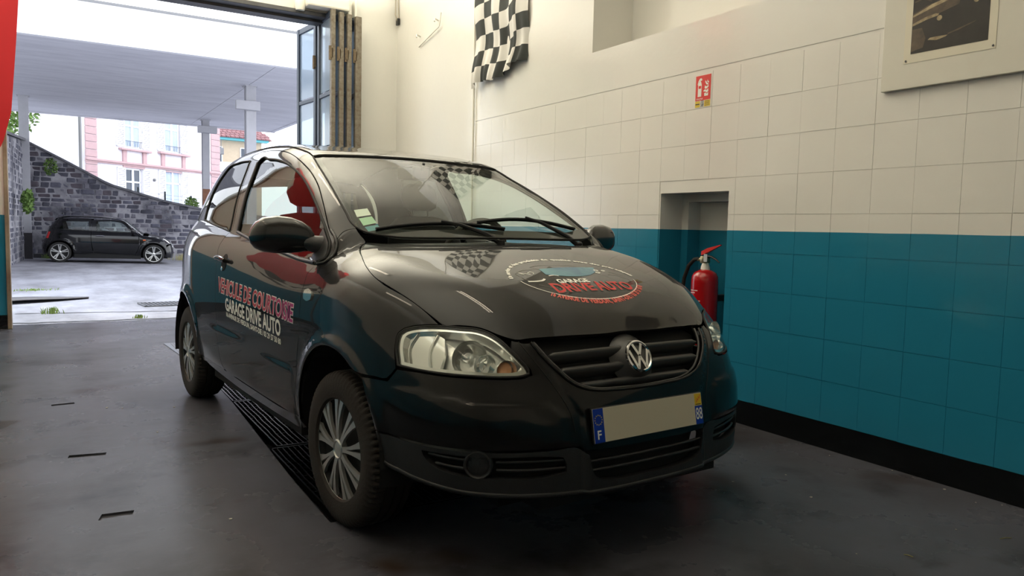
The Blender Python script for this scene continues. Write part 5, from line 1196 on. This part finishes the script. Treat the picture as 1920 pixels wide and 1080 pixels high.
# wheels
def wheel(name, x, s, steer, label=None):
    wv_ = empty(name, (x, s*.715, .29), (steer if s < 0 else steer)); wv_.parent = car
    Mx = R(PI/2 if s < 0 else -PI/2, 'X')        # local z points outward
    hw = .0925; prof = [(.185, hw-.012), (.192, hw-.002), (.205, hw), (.235, hw+.002), (.262, hw-.002), (.279, hw-.010), (.2865, hw-.019), (.2895, .060), (.290, .040), (.283, .0385), (.283, .0325), (.290, .031), (.290, .006), (.283, .0045), (.283, -.0045), (.290, -.006), (.290, -.031), (.283, -.0325), (.283, -.0385), (.290, -.040), (.2895, -.052), (.2855, -hw+.026), (.262, -hw+.004), (.20, -hw), (.185, -hw+.012)]
    n = 216; vs = []; 
    for i in range(n):
        a = 2*PI*i/n; notch = (i % 3 == 0)
        for j, (r, z) in enumerate(prof):
            if notch and j in (4, 5, 6, 7): r = r-(.002 if j == 4 else .009)
            if notch and j in (8,): r -= .007
            vs.append((r*math.cos(a), r*math.sin(a), z))
    k = len(prof); m = MB(); m.add(vs, [(i*k+q, ((i+1) % n)*k+q, ((i+1) % n)*k+q+1, i*k+q+1) for i in range(n) for q in range(k-1)], Mx); m.build('tyre', M_tyre, wv_, True, .7)
    m = MB(); m.lathe([(.19, -.05), (.19, hw-.016), (.182, hw-.02), (.17, hw-.035), (.06, hw-.045), (0, hw-.045)], 48, Mx); m.build('rim', M_dark, wv_, True)
    cov = MB(); z0 = hw-.016
    cov.lathe([(.183, z0-.006), (.197, z0), (.2015, z0+.004), (.200, z0+.010), (.191, z0+.011), (.185, z0+.003)], 64, Mx, False)
    cv = cov.build('wheel_cover', M_alu, wv_, True)
    m = MB(); m.lathe([(.040, z0-.010), (.038, z0+.010), (.032, z0+.014), (.028, z0+.010), (.0, z0+.012)], 40, Mx); m.build('hub_cap', M_alu, cv, True)
    for q in range(9):
        m = MB(); a0 = 2*PI*q/9+.2
        for sg in (-1, 1):
            rr_ = [.034, .070, .110, .150, .188]; wdt = [.0070, .0055, .0065, .0095, .0150]; an = [.10, .075, .085, .105, .125]; zz = [z0+.010, z0+.012, z0+.011, z0+.008, z0+.003]
            vs = []
            for r_, w2, da, z in zip(rr_, wdt, an, zz):
                a = a0+sg*(da*(.034/r_)**.0 if r_ < .05 else da); ca, sa = math.cos(a), math.sin(a)
                vs += [(r_*ca+w2*sa, r_*sa-w2*ca, z), (r_*ca-w2*sa, r_*sa+w2*ca, z), (r_*ca+w2*sa, r_*sa-w2*ca, z-.012), (r_*ca-w2*sa, r_*sa+w2*ca, z-.012)]
            fs = []
            for i in range(4): b = 4*i; fs += [(b, b+4, b+5, b+1), (b, b+2, b+6, b+4), (b+1, b+5, b+7, b+3)]
            m.add(vs, fs, Mx)
        m.build('spoke', M_alu, cv, True, .5)
    return wv_
wheel('front_wheel', 0, -1, math.radians(3)); wheel('rear_wheel', -2.465, -1, 0); wheel('front_wheel', 0, 1, math.radians(3)); wheel('rear_wheel', -2.465, 1, 0)
# wheel arch liners and underside
for cx in (0, -2.465):
    for s in (-1, 1):
        m = MB(); n = 20; vs = []
        for i in range(n+1):
            a = PI*(i/n)*1.1-.05*PI; vs += [(cx+.375*math.cos(a), s*.806, .31+.375*math.sin(a)), (cx+.375*math.cos(a), s*.50, .31+.375*math.sin(a))]
        vs += [(cx, s*.50, .31)]; m.add(vs, [(2*i, 2*i+2, 2*i+3, 2*i+1) for i in range(n)]+[(2*i+1, 2*i+3, 2*n+2) for i in range(n)]); m.build('arch_liner', M_dark, car)
m = MB(); m.box(-2.05, -.38, -.74, .74, .20, .28); m.box(-.38, .62, -.50, .50, .21, .27); m.box(.45, .74, -.42, .42, .22, .27); m.box(-2.9, -2.05, -.5, .5, .24, .34); m.box(-.38, .55, -.48, .48, .30, .60); m.build('underbody', M_dark, car)
# cabin
m = MB(); prof = [(-.12, .90), (-.20, 1.005), (-.40, 1.035), (-.60, 1.040), (-.72, 1.015), (-.76, .95), (-.72, .80), (-.70, .45)]
vs = []
for i in range(13):
    y = -.66+1.32*i/12; yb = abs(y)/.66
    for a, z in prof: vs.append((a-.10*yb**2, y, z-.025*yb**2+(.018*math.exp(-((y-.35)/.16)**2) if -.78 < a < -.5 and z > .9 else 0)))
k = len(prof); m.add(vs, [(i*k+q, (i+1)*k+q, (i+1)*k+q+1, i*k+q+1) for i in range(12) for q in range(k-1)]); m.build('dashboard', M_plas, car, True)
sw_ = empty('steering_wheel', (-.90, .35, .994)); sw_.parent = car; sw_.rotation_euler = (0, math.radians(-62), 0)
m = MB(); m.tube([(.185*math.cos(a), .185*math.sin(a), 0) for a in np.linspace(0, 2*PI, 40, endpoint=False)], .016, 10, True); m.build('steering_rim', mat('wheel_leather', srgb(70, 66, 60), .5), sw_, True)
m = MB(); m.bbox(-.06, .06, -.07, .07, -.02, .03, .02); m.bbox(-.02, .02, -.18, .18, -.008, .010, .006); m.build('steering_hub', M_plas, sw_, True)
def blob(name, sections, mt, par, n=20, e=.7):
    """rounded cushion from stacked sections (cx, cy, cz, half depth x, half width y)"""
    vs = []
    for (cx, cyy, cz, hx, hy) in sections:
        for k in range(n):
            a = 2*PI*k/n; c, d = math.cos(a), math.sin(a); vs.append((cx+hx*math.copysign(abs(c)**e, c), cyy+hy*math.copysign(abs(d)**e, d), cz))
    m = MB(); m.add(vs, [(i*n+k, i*n+(k+1) % n, (i+1)*n+(k+1) % n, (i+1)*n+k) for i in range(len(sections)-1) for k in range(n)]+[tuple(range(n))[::-1], tuple(range((len(sections)-1)*n, len(sections)*n))]); return m.build(name, mt, par, True, 1.0)
for yy_ in (.35, -.35):
    st = empty('front_seat', (0, yy_, 0)); st.parent = car
    blob('backrest', [(-1.28, 0, .52, .05, .20), (-1.30, 0, .60, .08, .24), (-1.38, 0, .80, .085, .25), (-1.46, 0, 1.02, .075, .245), (-1.49, 0, 1.12, .065, .22), (-1.505, 0, 1.165, .05, .17), (-1.51, 0, 1.18, .02, .08)], M_seat, st)
    blob('cushion', [(-1.05, 0, .40, .25, .22), (-1.05, 0, .46, .28, .25), (-1.05, 0, .54, .28, .25), (-1.05, 0, .58, .22, .20)], M_seat, st)
    blob('headrest', [(-1.53, 0, 1.215, .03, .07), (-1.535, 0, 1.235, .045, .105), (-1.545, 0, 1.29, .05, .122), (-1.55, 0, 1.345, .045, .110), (-1.55, 0, 1.375, .03, .07)], M_seat, st)
    for q in (-.05, .05): m = MB(); m.tube([(-1.515, q, 1.15), (-1.535, q, 1.24)], .006, 6); m.build('headrest_post', M_steel, st)
blob('rear_seat', [(-2.15, 0, .55, .06, .55), (-2.22, 0, .75, .08, .58), (-2.32, 0, 1.0, .07, .58), (-2.34, 0, 1.05, .04, .5)], M_seat, car)
m = MB(); m.bbox(-.92, -.90, -.03, .07, 1.36, 1.43, .01) ; m.tube([(-.90, .02, 1.41), (-.88, .02, 1.445)], .008, 6)
m.bbox(-.935, -.915, -.11, .13, 1.355, 1.42, .01); m.build('rear_view_mirror', M_black, car)
# windscreen stickers
for (pts, mt) in (([(-.388, -.575), (-.386, -.515), (-.335, -.520), (-.337, -.583)], M_dwhite), ([(-.325, -.580), (-.325, -.522), (-.275, -.522), (-.272, -.583)], mat('sticker_green', srgb(190, 226, 190), .5)), ([(-.262, -.582), (-.262, -.525), (-.228, -.522), (-.228, -.580)], mat('sticker_teal', srgb(70, 150, 160), .5))):
    panel('sticker', f2, TOP, [(a, b, 0) for a, b in pts], mt, car, res=.03, off=-.004, rim=0, gap=0, smooth=False).parent = ws
# ---- lettering on the right-hand door
def door_fn(d):
    def fn(u, v):
        return (u, v, d)
    return fn
def door_text(name, s, x0, x1, zl0, zl1, zr0, zr1, d, mt, bold=0., spacing=1.0):
    vs, fs = text_fit(s, 0, 1, 0, 1, lambda u, v: (u, v), bold, spacing); a = np.array(vs); x = x0+(x1-x0)*a[:, 0]; zb = zl0+(zr0-zl0)*a[:, 0]; zt = zl1+(zr1-zl1)*a[:, 0]; z = zb+(zt-zb)*a[:, 1]
    P, N = surf_pts(f0, SIDE, np.stack([x, z], -1), d); return mesh(name, P, fs, mt, car)
door_text('door_lettering', 'VEHICULE DE COURTOISIE', -1.605, -.413, .748, .822, .716, .790, .0008, M_dwhite, .055)
M_grad = mat('lettering_red_magenta', srgb(200, 34, 46), .4)
n_ = M_grad.node_tree.nodes; l_ = M_grad.node_tree.links; tcx = n_.new('ShaderNodeTexCoord'); sx = n_.new('ShaderNodeSeparateXYZ'); l_.new(tcx.outputs['Object'], sx.inputs[0]); mrx = n_.new('ShaderNodeMapRange'); mrx.inputs['From Min'].default_value = -.85; mrx.inputs['From Max'].default_value = -.40; l_.new(sx.outputs['X'], mrx.inputs['Value'])
mxx = n_.new('ShaderNodeMix'); mxx.data_type = 'RGBA'; mxx.inputs['A'].default_value = srgb(196, 34, 48); mxx.inputs['B'].default_value = srgb(176, 24, 120); l_.new(mrx.outputs[0], mxx.inputs['Factor']); l_.new(mxx.outputs['Result'], n_['Principled BSDF'].inputs['Base Color'])
door_text('door_lettering', 'VEHICULE DE COURTOISIE', -1.605, -.413, .748, .822, .716, .790, .0018, M_grad, .018)
door_text('door_lettering', 'GARAGE DRIVE AUTO', -1.451, -.570, .662, .725, .638, .705, .0010, M_dwhite, .03)
door_text('door_lettering', '16 AVENUE DE VERDUN, SAINT-DIE / 03 29 57 50 80', -1.44, -.570, .626, .652, .598, .626, .0010, M_dwhite, .03)
# ---- roundel on the bonnet (read from the front: u to the car's left, v to the rear)
HX, HY = .385, .010
def hood_map(pts, d):
    P, N = surf_pts(f1, TOP, np.asarray(pts, float), d); return P
def hood_poly(name, pts, d, mt, step=.03):
    return panel(name, f1, TOP, [(a, b, 0) for a, b in pts], mt, car, res=.02, off=d, rim=0, gap=0, smooth=True)
def hood_line(name, pts, r, mt, closed=False, d=.001):
    q = resample(np.array(pts), .012, True, closed)
    e = np.roll(q, -1, 0)-np.roll(q, 1, 0)
    if not closed: e[0] = q[1]-q[0]; e[-1] = q[-1]-q[-2]
    e /= np.linalg.norm(e, axis=1, keepdims=True)+1e-9; n2_ = np.stack([-e[:, 1], e[:, 0]], -1); A1 = hood_map(q+n2_*r, d); A2 = hood_map(q-n2_*r, d); n = len(q); vs = np.vstack([A1, A2])
    return mesh(name, vs, [(i, (i+1) % n, n+(i+1) % n, n+i) for i in range(n if closed else n-1)], mt, car)
ell = lambda a0, a1, ra, rb, n=40: [(HX+rb*math.cos(math.radians(a0+(a1-a0)*i/n)), HY+ra*math.sin(math.radians(a0+(a1-a0)*i/n))) for i in range(n+1)]
hood_line('bonnet_roundel', ell(-86, 82, .278, .152), .0018, M_dwhite)
def arc_text(name, s, a0, a1, ra, rb, h, mt, bold, outward_top=True):
    vs, fs = text_fit(s, 0, 1, 0, 1, lambda u, v: (u, v), bold, 1.1); a = np.array(vs); th = np.radians(a0+(a1-a0)*a[:, 0]); g = h*a[:, 1]*(1 if outward_top else -1)
    x = HX+(rb+g)*np.cos(th); y = HY+(ra+g)*np.sin(th); P = hood_map(np.stack([x, y], -1), .001); return mesh(name, P, fs, mt, car)
arc_text('bonnet_lettering', 'Un service et des produits de qualité avec des prix adaptés', 266, 94, .288, .180, .021, M_dwhite, .07)
arc_text('bonnet_lettering', '16 AVENUE DE VERDUN, SAINT-DIE / 03 29 57 50 80', -47, 64, .304, .176, .026, M_dsal, .05, False)
def hood_text(name, s, y0, y1, xb0, xb1, xt0, xt1, d, mt, bold):
    vs, fs = text_fit(s, 0, 1, 0, 1, lambda u, v: (u, v), bold); a = np.array(vs); y = y0+(y1-y0)*a[:, 0]; xb = xb0+(xb1-xb0)*a[:, 0]; xt = xt0+(xt1-xt0)*a[:, 0]; x = xb+(xt-xb)*a[:, 1]
    return mesh(name, hood_map(np.stack([x, y], -1), d), fs, mt, car)
hood_text('bonnet_lettering', 'GARAGE', -.112, .036, .429, .429, .399, .400, .0022, M_dwhite, .035)
hood_text('bonnet_lettering', 'DRIVE', -.165, .022, .492, .488, .430, .438, .0014, M_dgrey, .05)
hood_text('bonnet_lettering', 'DRIVE', -.165, .022, .492, .488, .430, .438, .0024, M_dred, .015)
hood_text('bonnet_lettering', 'AUTO', .040, .215, .490, .487, .424, .432, .0014, M_dgrey, .05)
hood_text('bonnet_lettering', 'AUTO', .040, .215, .490, .487, .424, .432, .0024, M_dred, .015)
hood_poly('bonnet_picture', [(.297, -.112), (.286, .0), (.286, .172), (.315, .160), (.358, .105), (.362, -.086), (.352, -.119)], .0010, M_dteal)
hood_line('bonnet_picture', [(.402, -.238), (.404, -.20), (.398, -.165), (.388, -.152)], .0045, M_dwhite)
hood_line('bonnet_picture', [(.30, -.11), (.275, -.14), (.262, -.10), (.258, 0), (.268, .08), (.288, .14)], .0012, M_dgrey)
hood_line('bonnet_picture', [(.345, -.215), (.325, -.23), (.335, -.205), (.345, -.185)], .0022, M_dwhite)
hood_line('bonnet_picture', [(.330, -.19), (.322, -.172), (.332, -.162), (.342, -.170)], .0022, M_dwhite)
hood_line('bonnet_picture', [(.40, -.23), (.36, -.245), (.33, -.245), (.305, -.20), (.298, -.13)], .0012, M_dgrey)
hood_line('bonnet_picture', [(.365, -.115), (.36, -.09), (.368, -.07)], .003, M_dwhite)
hood_line('bonnet_picture', [(.43, -.21), (.455, -.175), (.450, -.16)], .0012, M_dgrey)
for (cx, cyy, r_) in ((.318, .160, .0055), (.342, .150, .006), (.322, .195, .0045)):
    hood_line('bonnet_picture', [(cx+r_*math.cos(a), cyy+1.7*r_*math.sin(a)) for a in np.linspace(0, 2*PI, 10, endpoint=False)], .003, M_dwhite, True)
hood_line('bonnet_picture', [(.36, .19), (.375, .235), (.385, .24), (.40, .262), (.42, .262), (.43, .235)], .0013, M_dgrey)
hood_line('bonnet_picture', [(.335, .215), (.35, .24), (.37, .26)], .0012, M_dgrey)
hood_poly('bonnet_vent', [(.206, .505), (.464, .470), (.455, .495), (.206, .528)], .0008, M_black) if False else None
# ================================================================== SMALL PARKED CAR IN THE YARD
cXF = spl([.08, .2, .3, .45, .6, .68, .76, .85, 1.0, 1.5], [.50, .56, .58, .57, .545, .50, .43, .36, .3, .3])
cXR = spl([.1, .25, .45, .60, .80, 1.0, 1.15, 1.3, 1.42], [-2.86, -2.95, -2.97, -2.93, -2.86, -2.80, -2.70, -2.58, -2.45])
cWZ = spl([.1, .2, .35, .6, .75, .88, .92, 1.1, 1.3, 1.42], [.78, .82, .84, .845, .835, .80, .765, .72, .655, .60])
cHH = spl([-3, -2.75, -2.5, -2.0, -1.4, -1.0, -.84, -.6, -.38, -.2], [1.20, 1.31, 1.365, 1.395, 1.40, 1.375, 1.335, 1.17, .99, .86])
cHO = spl([-.7, -.4, -.1, .2, .35, .45, .52, .6], [.95, .93, .90, .835, .775, .70, .60, .40])
def coupe(P, mode=0):
    x, y, z = P[..., 0], np.abs(P[..., 1]), P[..., 2]; W = cWZ(z)
    for cx in (0, -2.467): r = np.hypot(x-cx, z-.29); W = W+.022*np.exp(-((r-.36)/.045)**2)*(z > .1)
    u = np.clip((x+.2)/(cXF(z)+.2), 0, 3); ur = np.clip((x+1.8)/(cXR(z)+1.8), 0, 3)
    fs = (((y/W)**3.4+u**2.8+ur**4.5)**(1/3.4)-1)*W*.85; ya = y/.6
    hood = cHO(x)-.05*ya**2; gr = cHH(np.minimum(x+.05*ya**2, -.2))-np.maximum(x+.05*ya**2+.2, 0)*1.3-.02*ya**2
    H = gr if mode == 2 else np.maximum(hood, gr)
    return smax(fs, z-H, .08)
c0 = coupe; c2 = lambda P: coupe(P, 2)
hx, hy = 2.61-.14, 25.35-25.57; ang = math.atan2(hy, hx); fw = Vector((math.cos(ang), math.sin(ang), 0))
lft = Vector((-fw.y, fw.x, 0)); org = Vector((2.61, 25.35, 0))+lft*.72
mc = empty('compact_car', (org.x, org.y, -.218), ang, 'small glossy black car parked in the yard before the stone wall', 'car')
mc.rotation_euler = (0, math.radians(1.15), ang)
M_bl2 = mat('yard_car_black', (.003, .003, .004, 1), .2, coat=.5, croughness=.04, ior=1.3); M_g2 = glassmat('yard_car_glass', (.88, .97, .95, 1), 1.35, .0, dirt=.03)
CR = Dom('ring', (0, 0, .5)); CB = Dom('ball', (-.5, 0, .4)); CBR = Dom('back', (-2.2, 0, .6))
S3b = lambda l, y=-.7: [(a, y, b) for a, b in l]
archc = lambda cx, a0, a1, n=12: [(cx+.345*math.cos(math.radians(a0+(a1-a0)*i/n)), .29+.345*math.sin(math.radians(a0+(a1-a0)*i/n))) for i in range(n+1)]
w1 = [(-1.55, 1.225), (-.98, 1.235), (-.86, 1.20), (-.62, .925), (-1.55, .945)]; w2 = [(-2.42, 1.195), (-1.74, 1.222), (-1.72, .95), (-2.36, .965)]
dpol = [(-1.66, 1.27), (-1.66, .60), (-1.60, .30), (-.52, .26), (-.42, .45), (-.42, .88), (-.52, .935), (-.84, 1.24), (-.98, 1.275)]
sidep = [(-2.68, 1.10), (-2.55, 1.25), (-2.3, 1.29), (-1.66, 1.30), (-1.665, .60), (-1.61, .29), (-2.10, .29)]+archc(-2.467, 2, 160)+[(-2.86, .55), (-2.84, .80), (-2.76, 1.0)]
frontp = [(-.52, .25), (-.41, .45), (-.41, .88), (-.30, .92), (.10, .81), (.25, .72), (.33, .65), (.36, .44), (.34, .42)]+archc(0, 20, 172)+[(-.36, .25)]
for mr_ in (False, True):
    mm = dict(mirror=mr_)
    d_ = panel('door', c0, SIDE, S3b(dpol), M_bl2, mc, holes=[S3b(w1)], res=.06, gap=.004, **mm)
    panel('side_window', c0, SIDE, S3b(w1), M_g2, mc, res=.1, off=-.01, rim=0, gap=-.005, **mm).parent = d_
    panel('rear_side_panel', c0, SIDE, S3b(sidep), M_bl2, mc, holes=[S3b(w2)], res=.06, gap=.004, **mm)
    panel('rear_side_window', c0, SIDE, S3b(w2), M_g2, mc, res=.1, off=-.01, rim=0, gap=-.005, **mm)
    panel('front_wing', c0, SIDE, S3b(frontp), M_bl2, mc, res=.05, gap=.004, **mm)
    bead('belt_trim', c0, SIDE, S3b([(-2.62, .958), (-2.36, .952), (-1.6, .935), (-.56, .915)]), .012, M_chrome if False else M_black, mc, off=.004, **mm)
    bead('roof_trim', c0, SIDE, S3b([(-2.55, 1.285), (-2.3, 1.315), (-1.4, 1.335), (-1.0, 1.30), (-.82, 1.235), (-.62, 1.03)]), .011, M_bl2, mc, off=.003, **mm)
    for sgx, pl_ in ((1, [(.42, -.60, .64), (.36, -.66, .74), (.30, -.64, .80), (.38, -.52, .76), (.47, -.46, .66), (.47, -.50, .60)]),):
        panel('headlamp', c0, CB, pl_, M_refl, mc, res=.04, off=.006, **mm)
    panel('tail_lamp', c0, CBR, [(-2.84, -.76, .70), (-2.80, -.74, .93), (-2.86, -.64, .93), (-2.92, -.66, .70)], M_dred, mc, res=.05, off=.006, **mm)
    m = MB(); s = -1 if not mr_ else 1
    m.bbox(-.62, -.50, .90 if s > 0 else -.99, .99 if s > 0 else -.90, .90, 1.02, .03); m.tube([(-.58, s*.78, .93), (-.56, s*.9, .95)], .02, 8); m.build('door_mirror', M_bl2, mc, True)
    m = MB(); m.tube([(-1.56, s*.845, .80), (-1.50, s*.862, .81), (-1.38, s*.862, .81), (-1.32, s*.845, .80)], .012, 8); m.build('door_handle', M_chrome, mc, True)
    m = MB(); m.bbox(-.30, -.22, (.84 if s > 0 else -.862), (.862 if s > 0 else -.84), .70, .73, .006); m.build('side_indicator', mat('indicator_orange', srgb(240, 110, 50), .3) if not mr_ else bpy.data.materials['indicator_orange'], mc)
    for cx in (0, -2.467):
        m = MB(); n = 16; vs = []
        for i in range(n+1):
            a = PI*i/n; vs += [(cx+.352*math.cos(a), s*.80, .29+.352*math.sin(a)), (cx+.352*math.cos(a), s*.5, .29+.352*math.sin(a))]
        m.add(vs, [(2*i, 2*i+2, 2*i+3, 2*i+1) for i in range(n)]+[tuple(2*i+1 for i in range(n+1))]); m.build('arch_liner', M_dark, mc)
        wq = empty('wheel', (cx, s*.735, .295)); wq.parent = mc; Mx = R(PI/2 if s < 0 else -PI/2, 'X')
        m = MB(); m.lathe([(.20, -.09), (.27, -.085), (.293, -.07), (.295, .07), (.285, .084), (.262, .092), (.235, .090)], 48, Mx, False); m.build('tyre', M_rubber, wq, True)
        m = MB(); m.lathe([(.235, .084), (.228, .090), (.218, .088), (.214, .06)], 40, Mx, False); m.lathe([(.045, .05), (.045, .075), (.03, .08), (0, .08)], 20, Mx)
        for q in range(5):
            for dd in (-.10, .10):
                a = 2*PI*q/5+dd+.3; ca, sa = math.cos(a), math.sin(a); ww = .016
                a2 = 2*PI*q/5+dd*1.5+.3; cb, sb = math.cos(a2), math.sin(a2)
                m.add([(.04*ca+ww*sa, .04*sa-ww*ca, .072), (.04*ca-ww*sa, .04*sa+ww*ca, .072), (.22*cb-ww*sb, .22*sb+ww*cb, .084), (.22*cb+ww*sb, .22*sb-ww*cb, .084), (.04*ca+ww*sa, .04*sa-ww*ca, .05), (.04*ca-ww*sa, .04*sa+ww*ca, .05), (.22*cb-ww*sb, .22*sb+ww*cb, .06), (.22*cb+ww*sb, .22*sb-ww*cb, .06)], [(0, 3, 2, 1), (0, 1, 5, 4), (1, 2, 6, 5), (3, 0, 4, 7)], Mx)
        m.build('alloy_rim', M_alu, wq, True, .5)
        m = MB(); m.lathe([(.215, .03), (.12, .04), (0, .04)], 24, Mx); m.build('brake_disc', M_dark, wq)
bn = [(.44, 0), (.42, -.25), (.36, -.45), (.28, -.56), (.10, -.66), (-.30, -.715), (-.47, -.70), (-.42, -.5), (-.37, -.3), (-.35, 0)]
panel('bonnet', c0, TOP, [(a, b, 0) for a, b in bn]+[(a, -b, 0) for a, b in bn[1:-1][::-1]], M_bl2, mc, res=.06, gap=.004)
wsx = [(-.84, 0), (-.86, -.30), (-.90, -.54), (-.72, -.62), (-.50, -.68), (-.43, -.5), (-.39, -.3), (-.37, 0)]
panel('windscreen', c2, TOP, [(a, b, 0) for a, b in wsx]+[(a, -b, 0) for a, b in wsx[1:-1][::-1]], M_g2, mc, res=.1, rim=0, gap=.002)
rf_ = [(-.83, 0), (-.85, -.30), (-.89, -.545), (-1.2, -.585), (-1.8, -.59), (-2.3, -.57), (-2.52, -.52), (-2.60, -.3), (-2.62, 0)]
panel('roof', c0, TOP, [(a, b, 0) for a, b in rf_]+[(a, -b, 0) for a, b in rf_[1:-1][::-1]], mat('yard_car_roof', (.02, .02, .024, 1), .22, coat=1), mc, res=.08, off=.004)
fbp = [(.40, -.66, .56), (.47, -.50, .58), (.50, -.3, .60), (.49, 0, .68), (.50, .3, .60), (.47, .50, .58), (.40, .66, .56), (.30, .80, .42), (.36, .78, .20), (.56, 0, .15), (.36, -.78, .20), (.30, -.80, .42)]
panel('front_bumper', c0, CB, fbp, M_bl2, mc, res=.05)
bead('grille_trim', c0, CB, [(.45, -.28, .50), (.50, -.2, .60), (.5, 0, .63), (.5, .2, .60), (.45, .28, .50), (.5, 0, .47)], .012, M_chrome, mc, closed=True, off=.004)
panel('rear_end', c0, CBR, [(-2.60, -.55, 1.26), (-2.62, 0, 1.30), (-2.60, .55, 1.26), (-2.72, .68, 1.05), (-2.82, .76, .75), (-2.80, .80, .45), (-2.80, .78, .22), (-2.97, 0, .18), (-2.80, -.78, .22), (-2.80, -.80, .45), (-2.82, -.76, .75), (-2.72, -.68, 1.05)], M_bl2, mc, holes=[[(-2.62, -.48, 1.20), (-2.64, 0, 1.24), (-2.62, .48, 1.20), (-2.72, .60, 1.02), (-2.74, 0, 1.0), (-2.72, -.60, 1.02)]], res=.06)
m = MB(); m.box(-2.1, -.35, -.80, .80, .14, .30); m.box(-.6, .4, -.45, .45, .16, .5); m.box(-2.8, -2.1, -.45, .45, .16, .5); m.box(-.55, -.4, -.62, .62, .3, .88); m.box(-2.35, -2.2, -.5, .5, .3, .95); m.build('underbody', M_dark, mc)
for yy_ in (-.36, .36):
    blob('seat', [(-1.35, yy_, .45, .06, .22), (-1.45, yy_, .8, .07, .23), (-1.52, yy_, .98, .05, .18), (-1.53, yy_, 1.0, .04, .1), (-1.54, yy_, 1.12, .04, .11), (-1.54, yy_, 1.15, .02, .05)], M_seat, mc)
m = MB(); m.lathe([(.03, 0), (.02, .03), (.004, .06)], 8, T(-2.45, 0, 1.40)); m.build('aerial', M_black, mc)
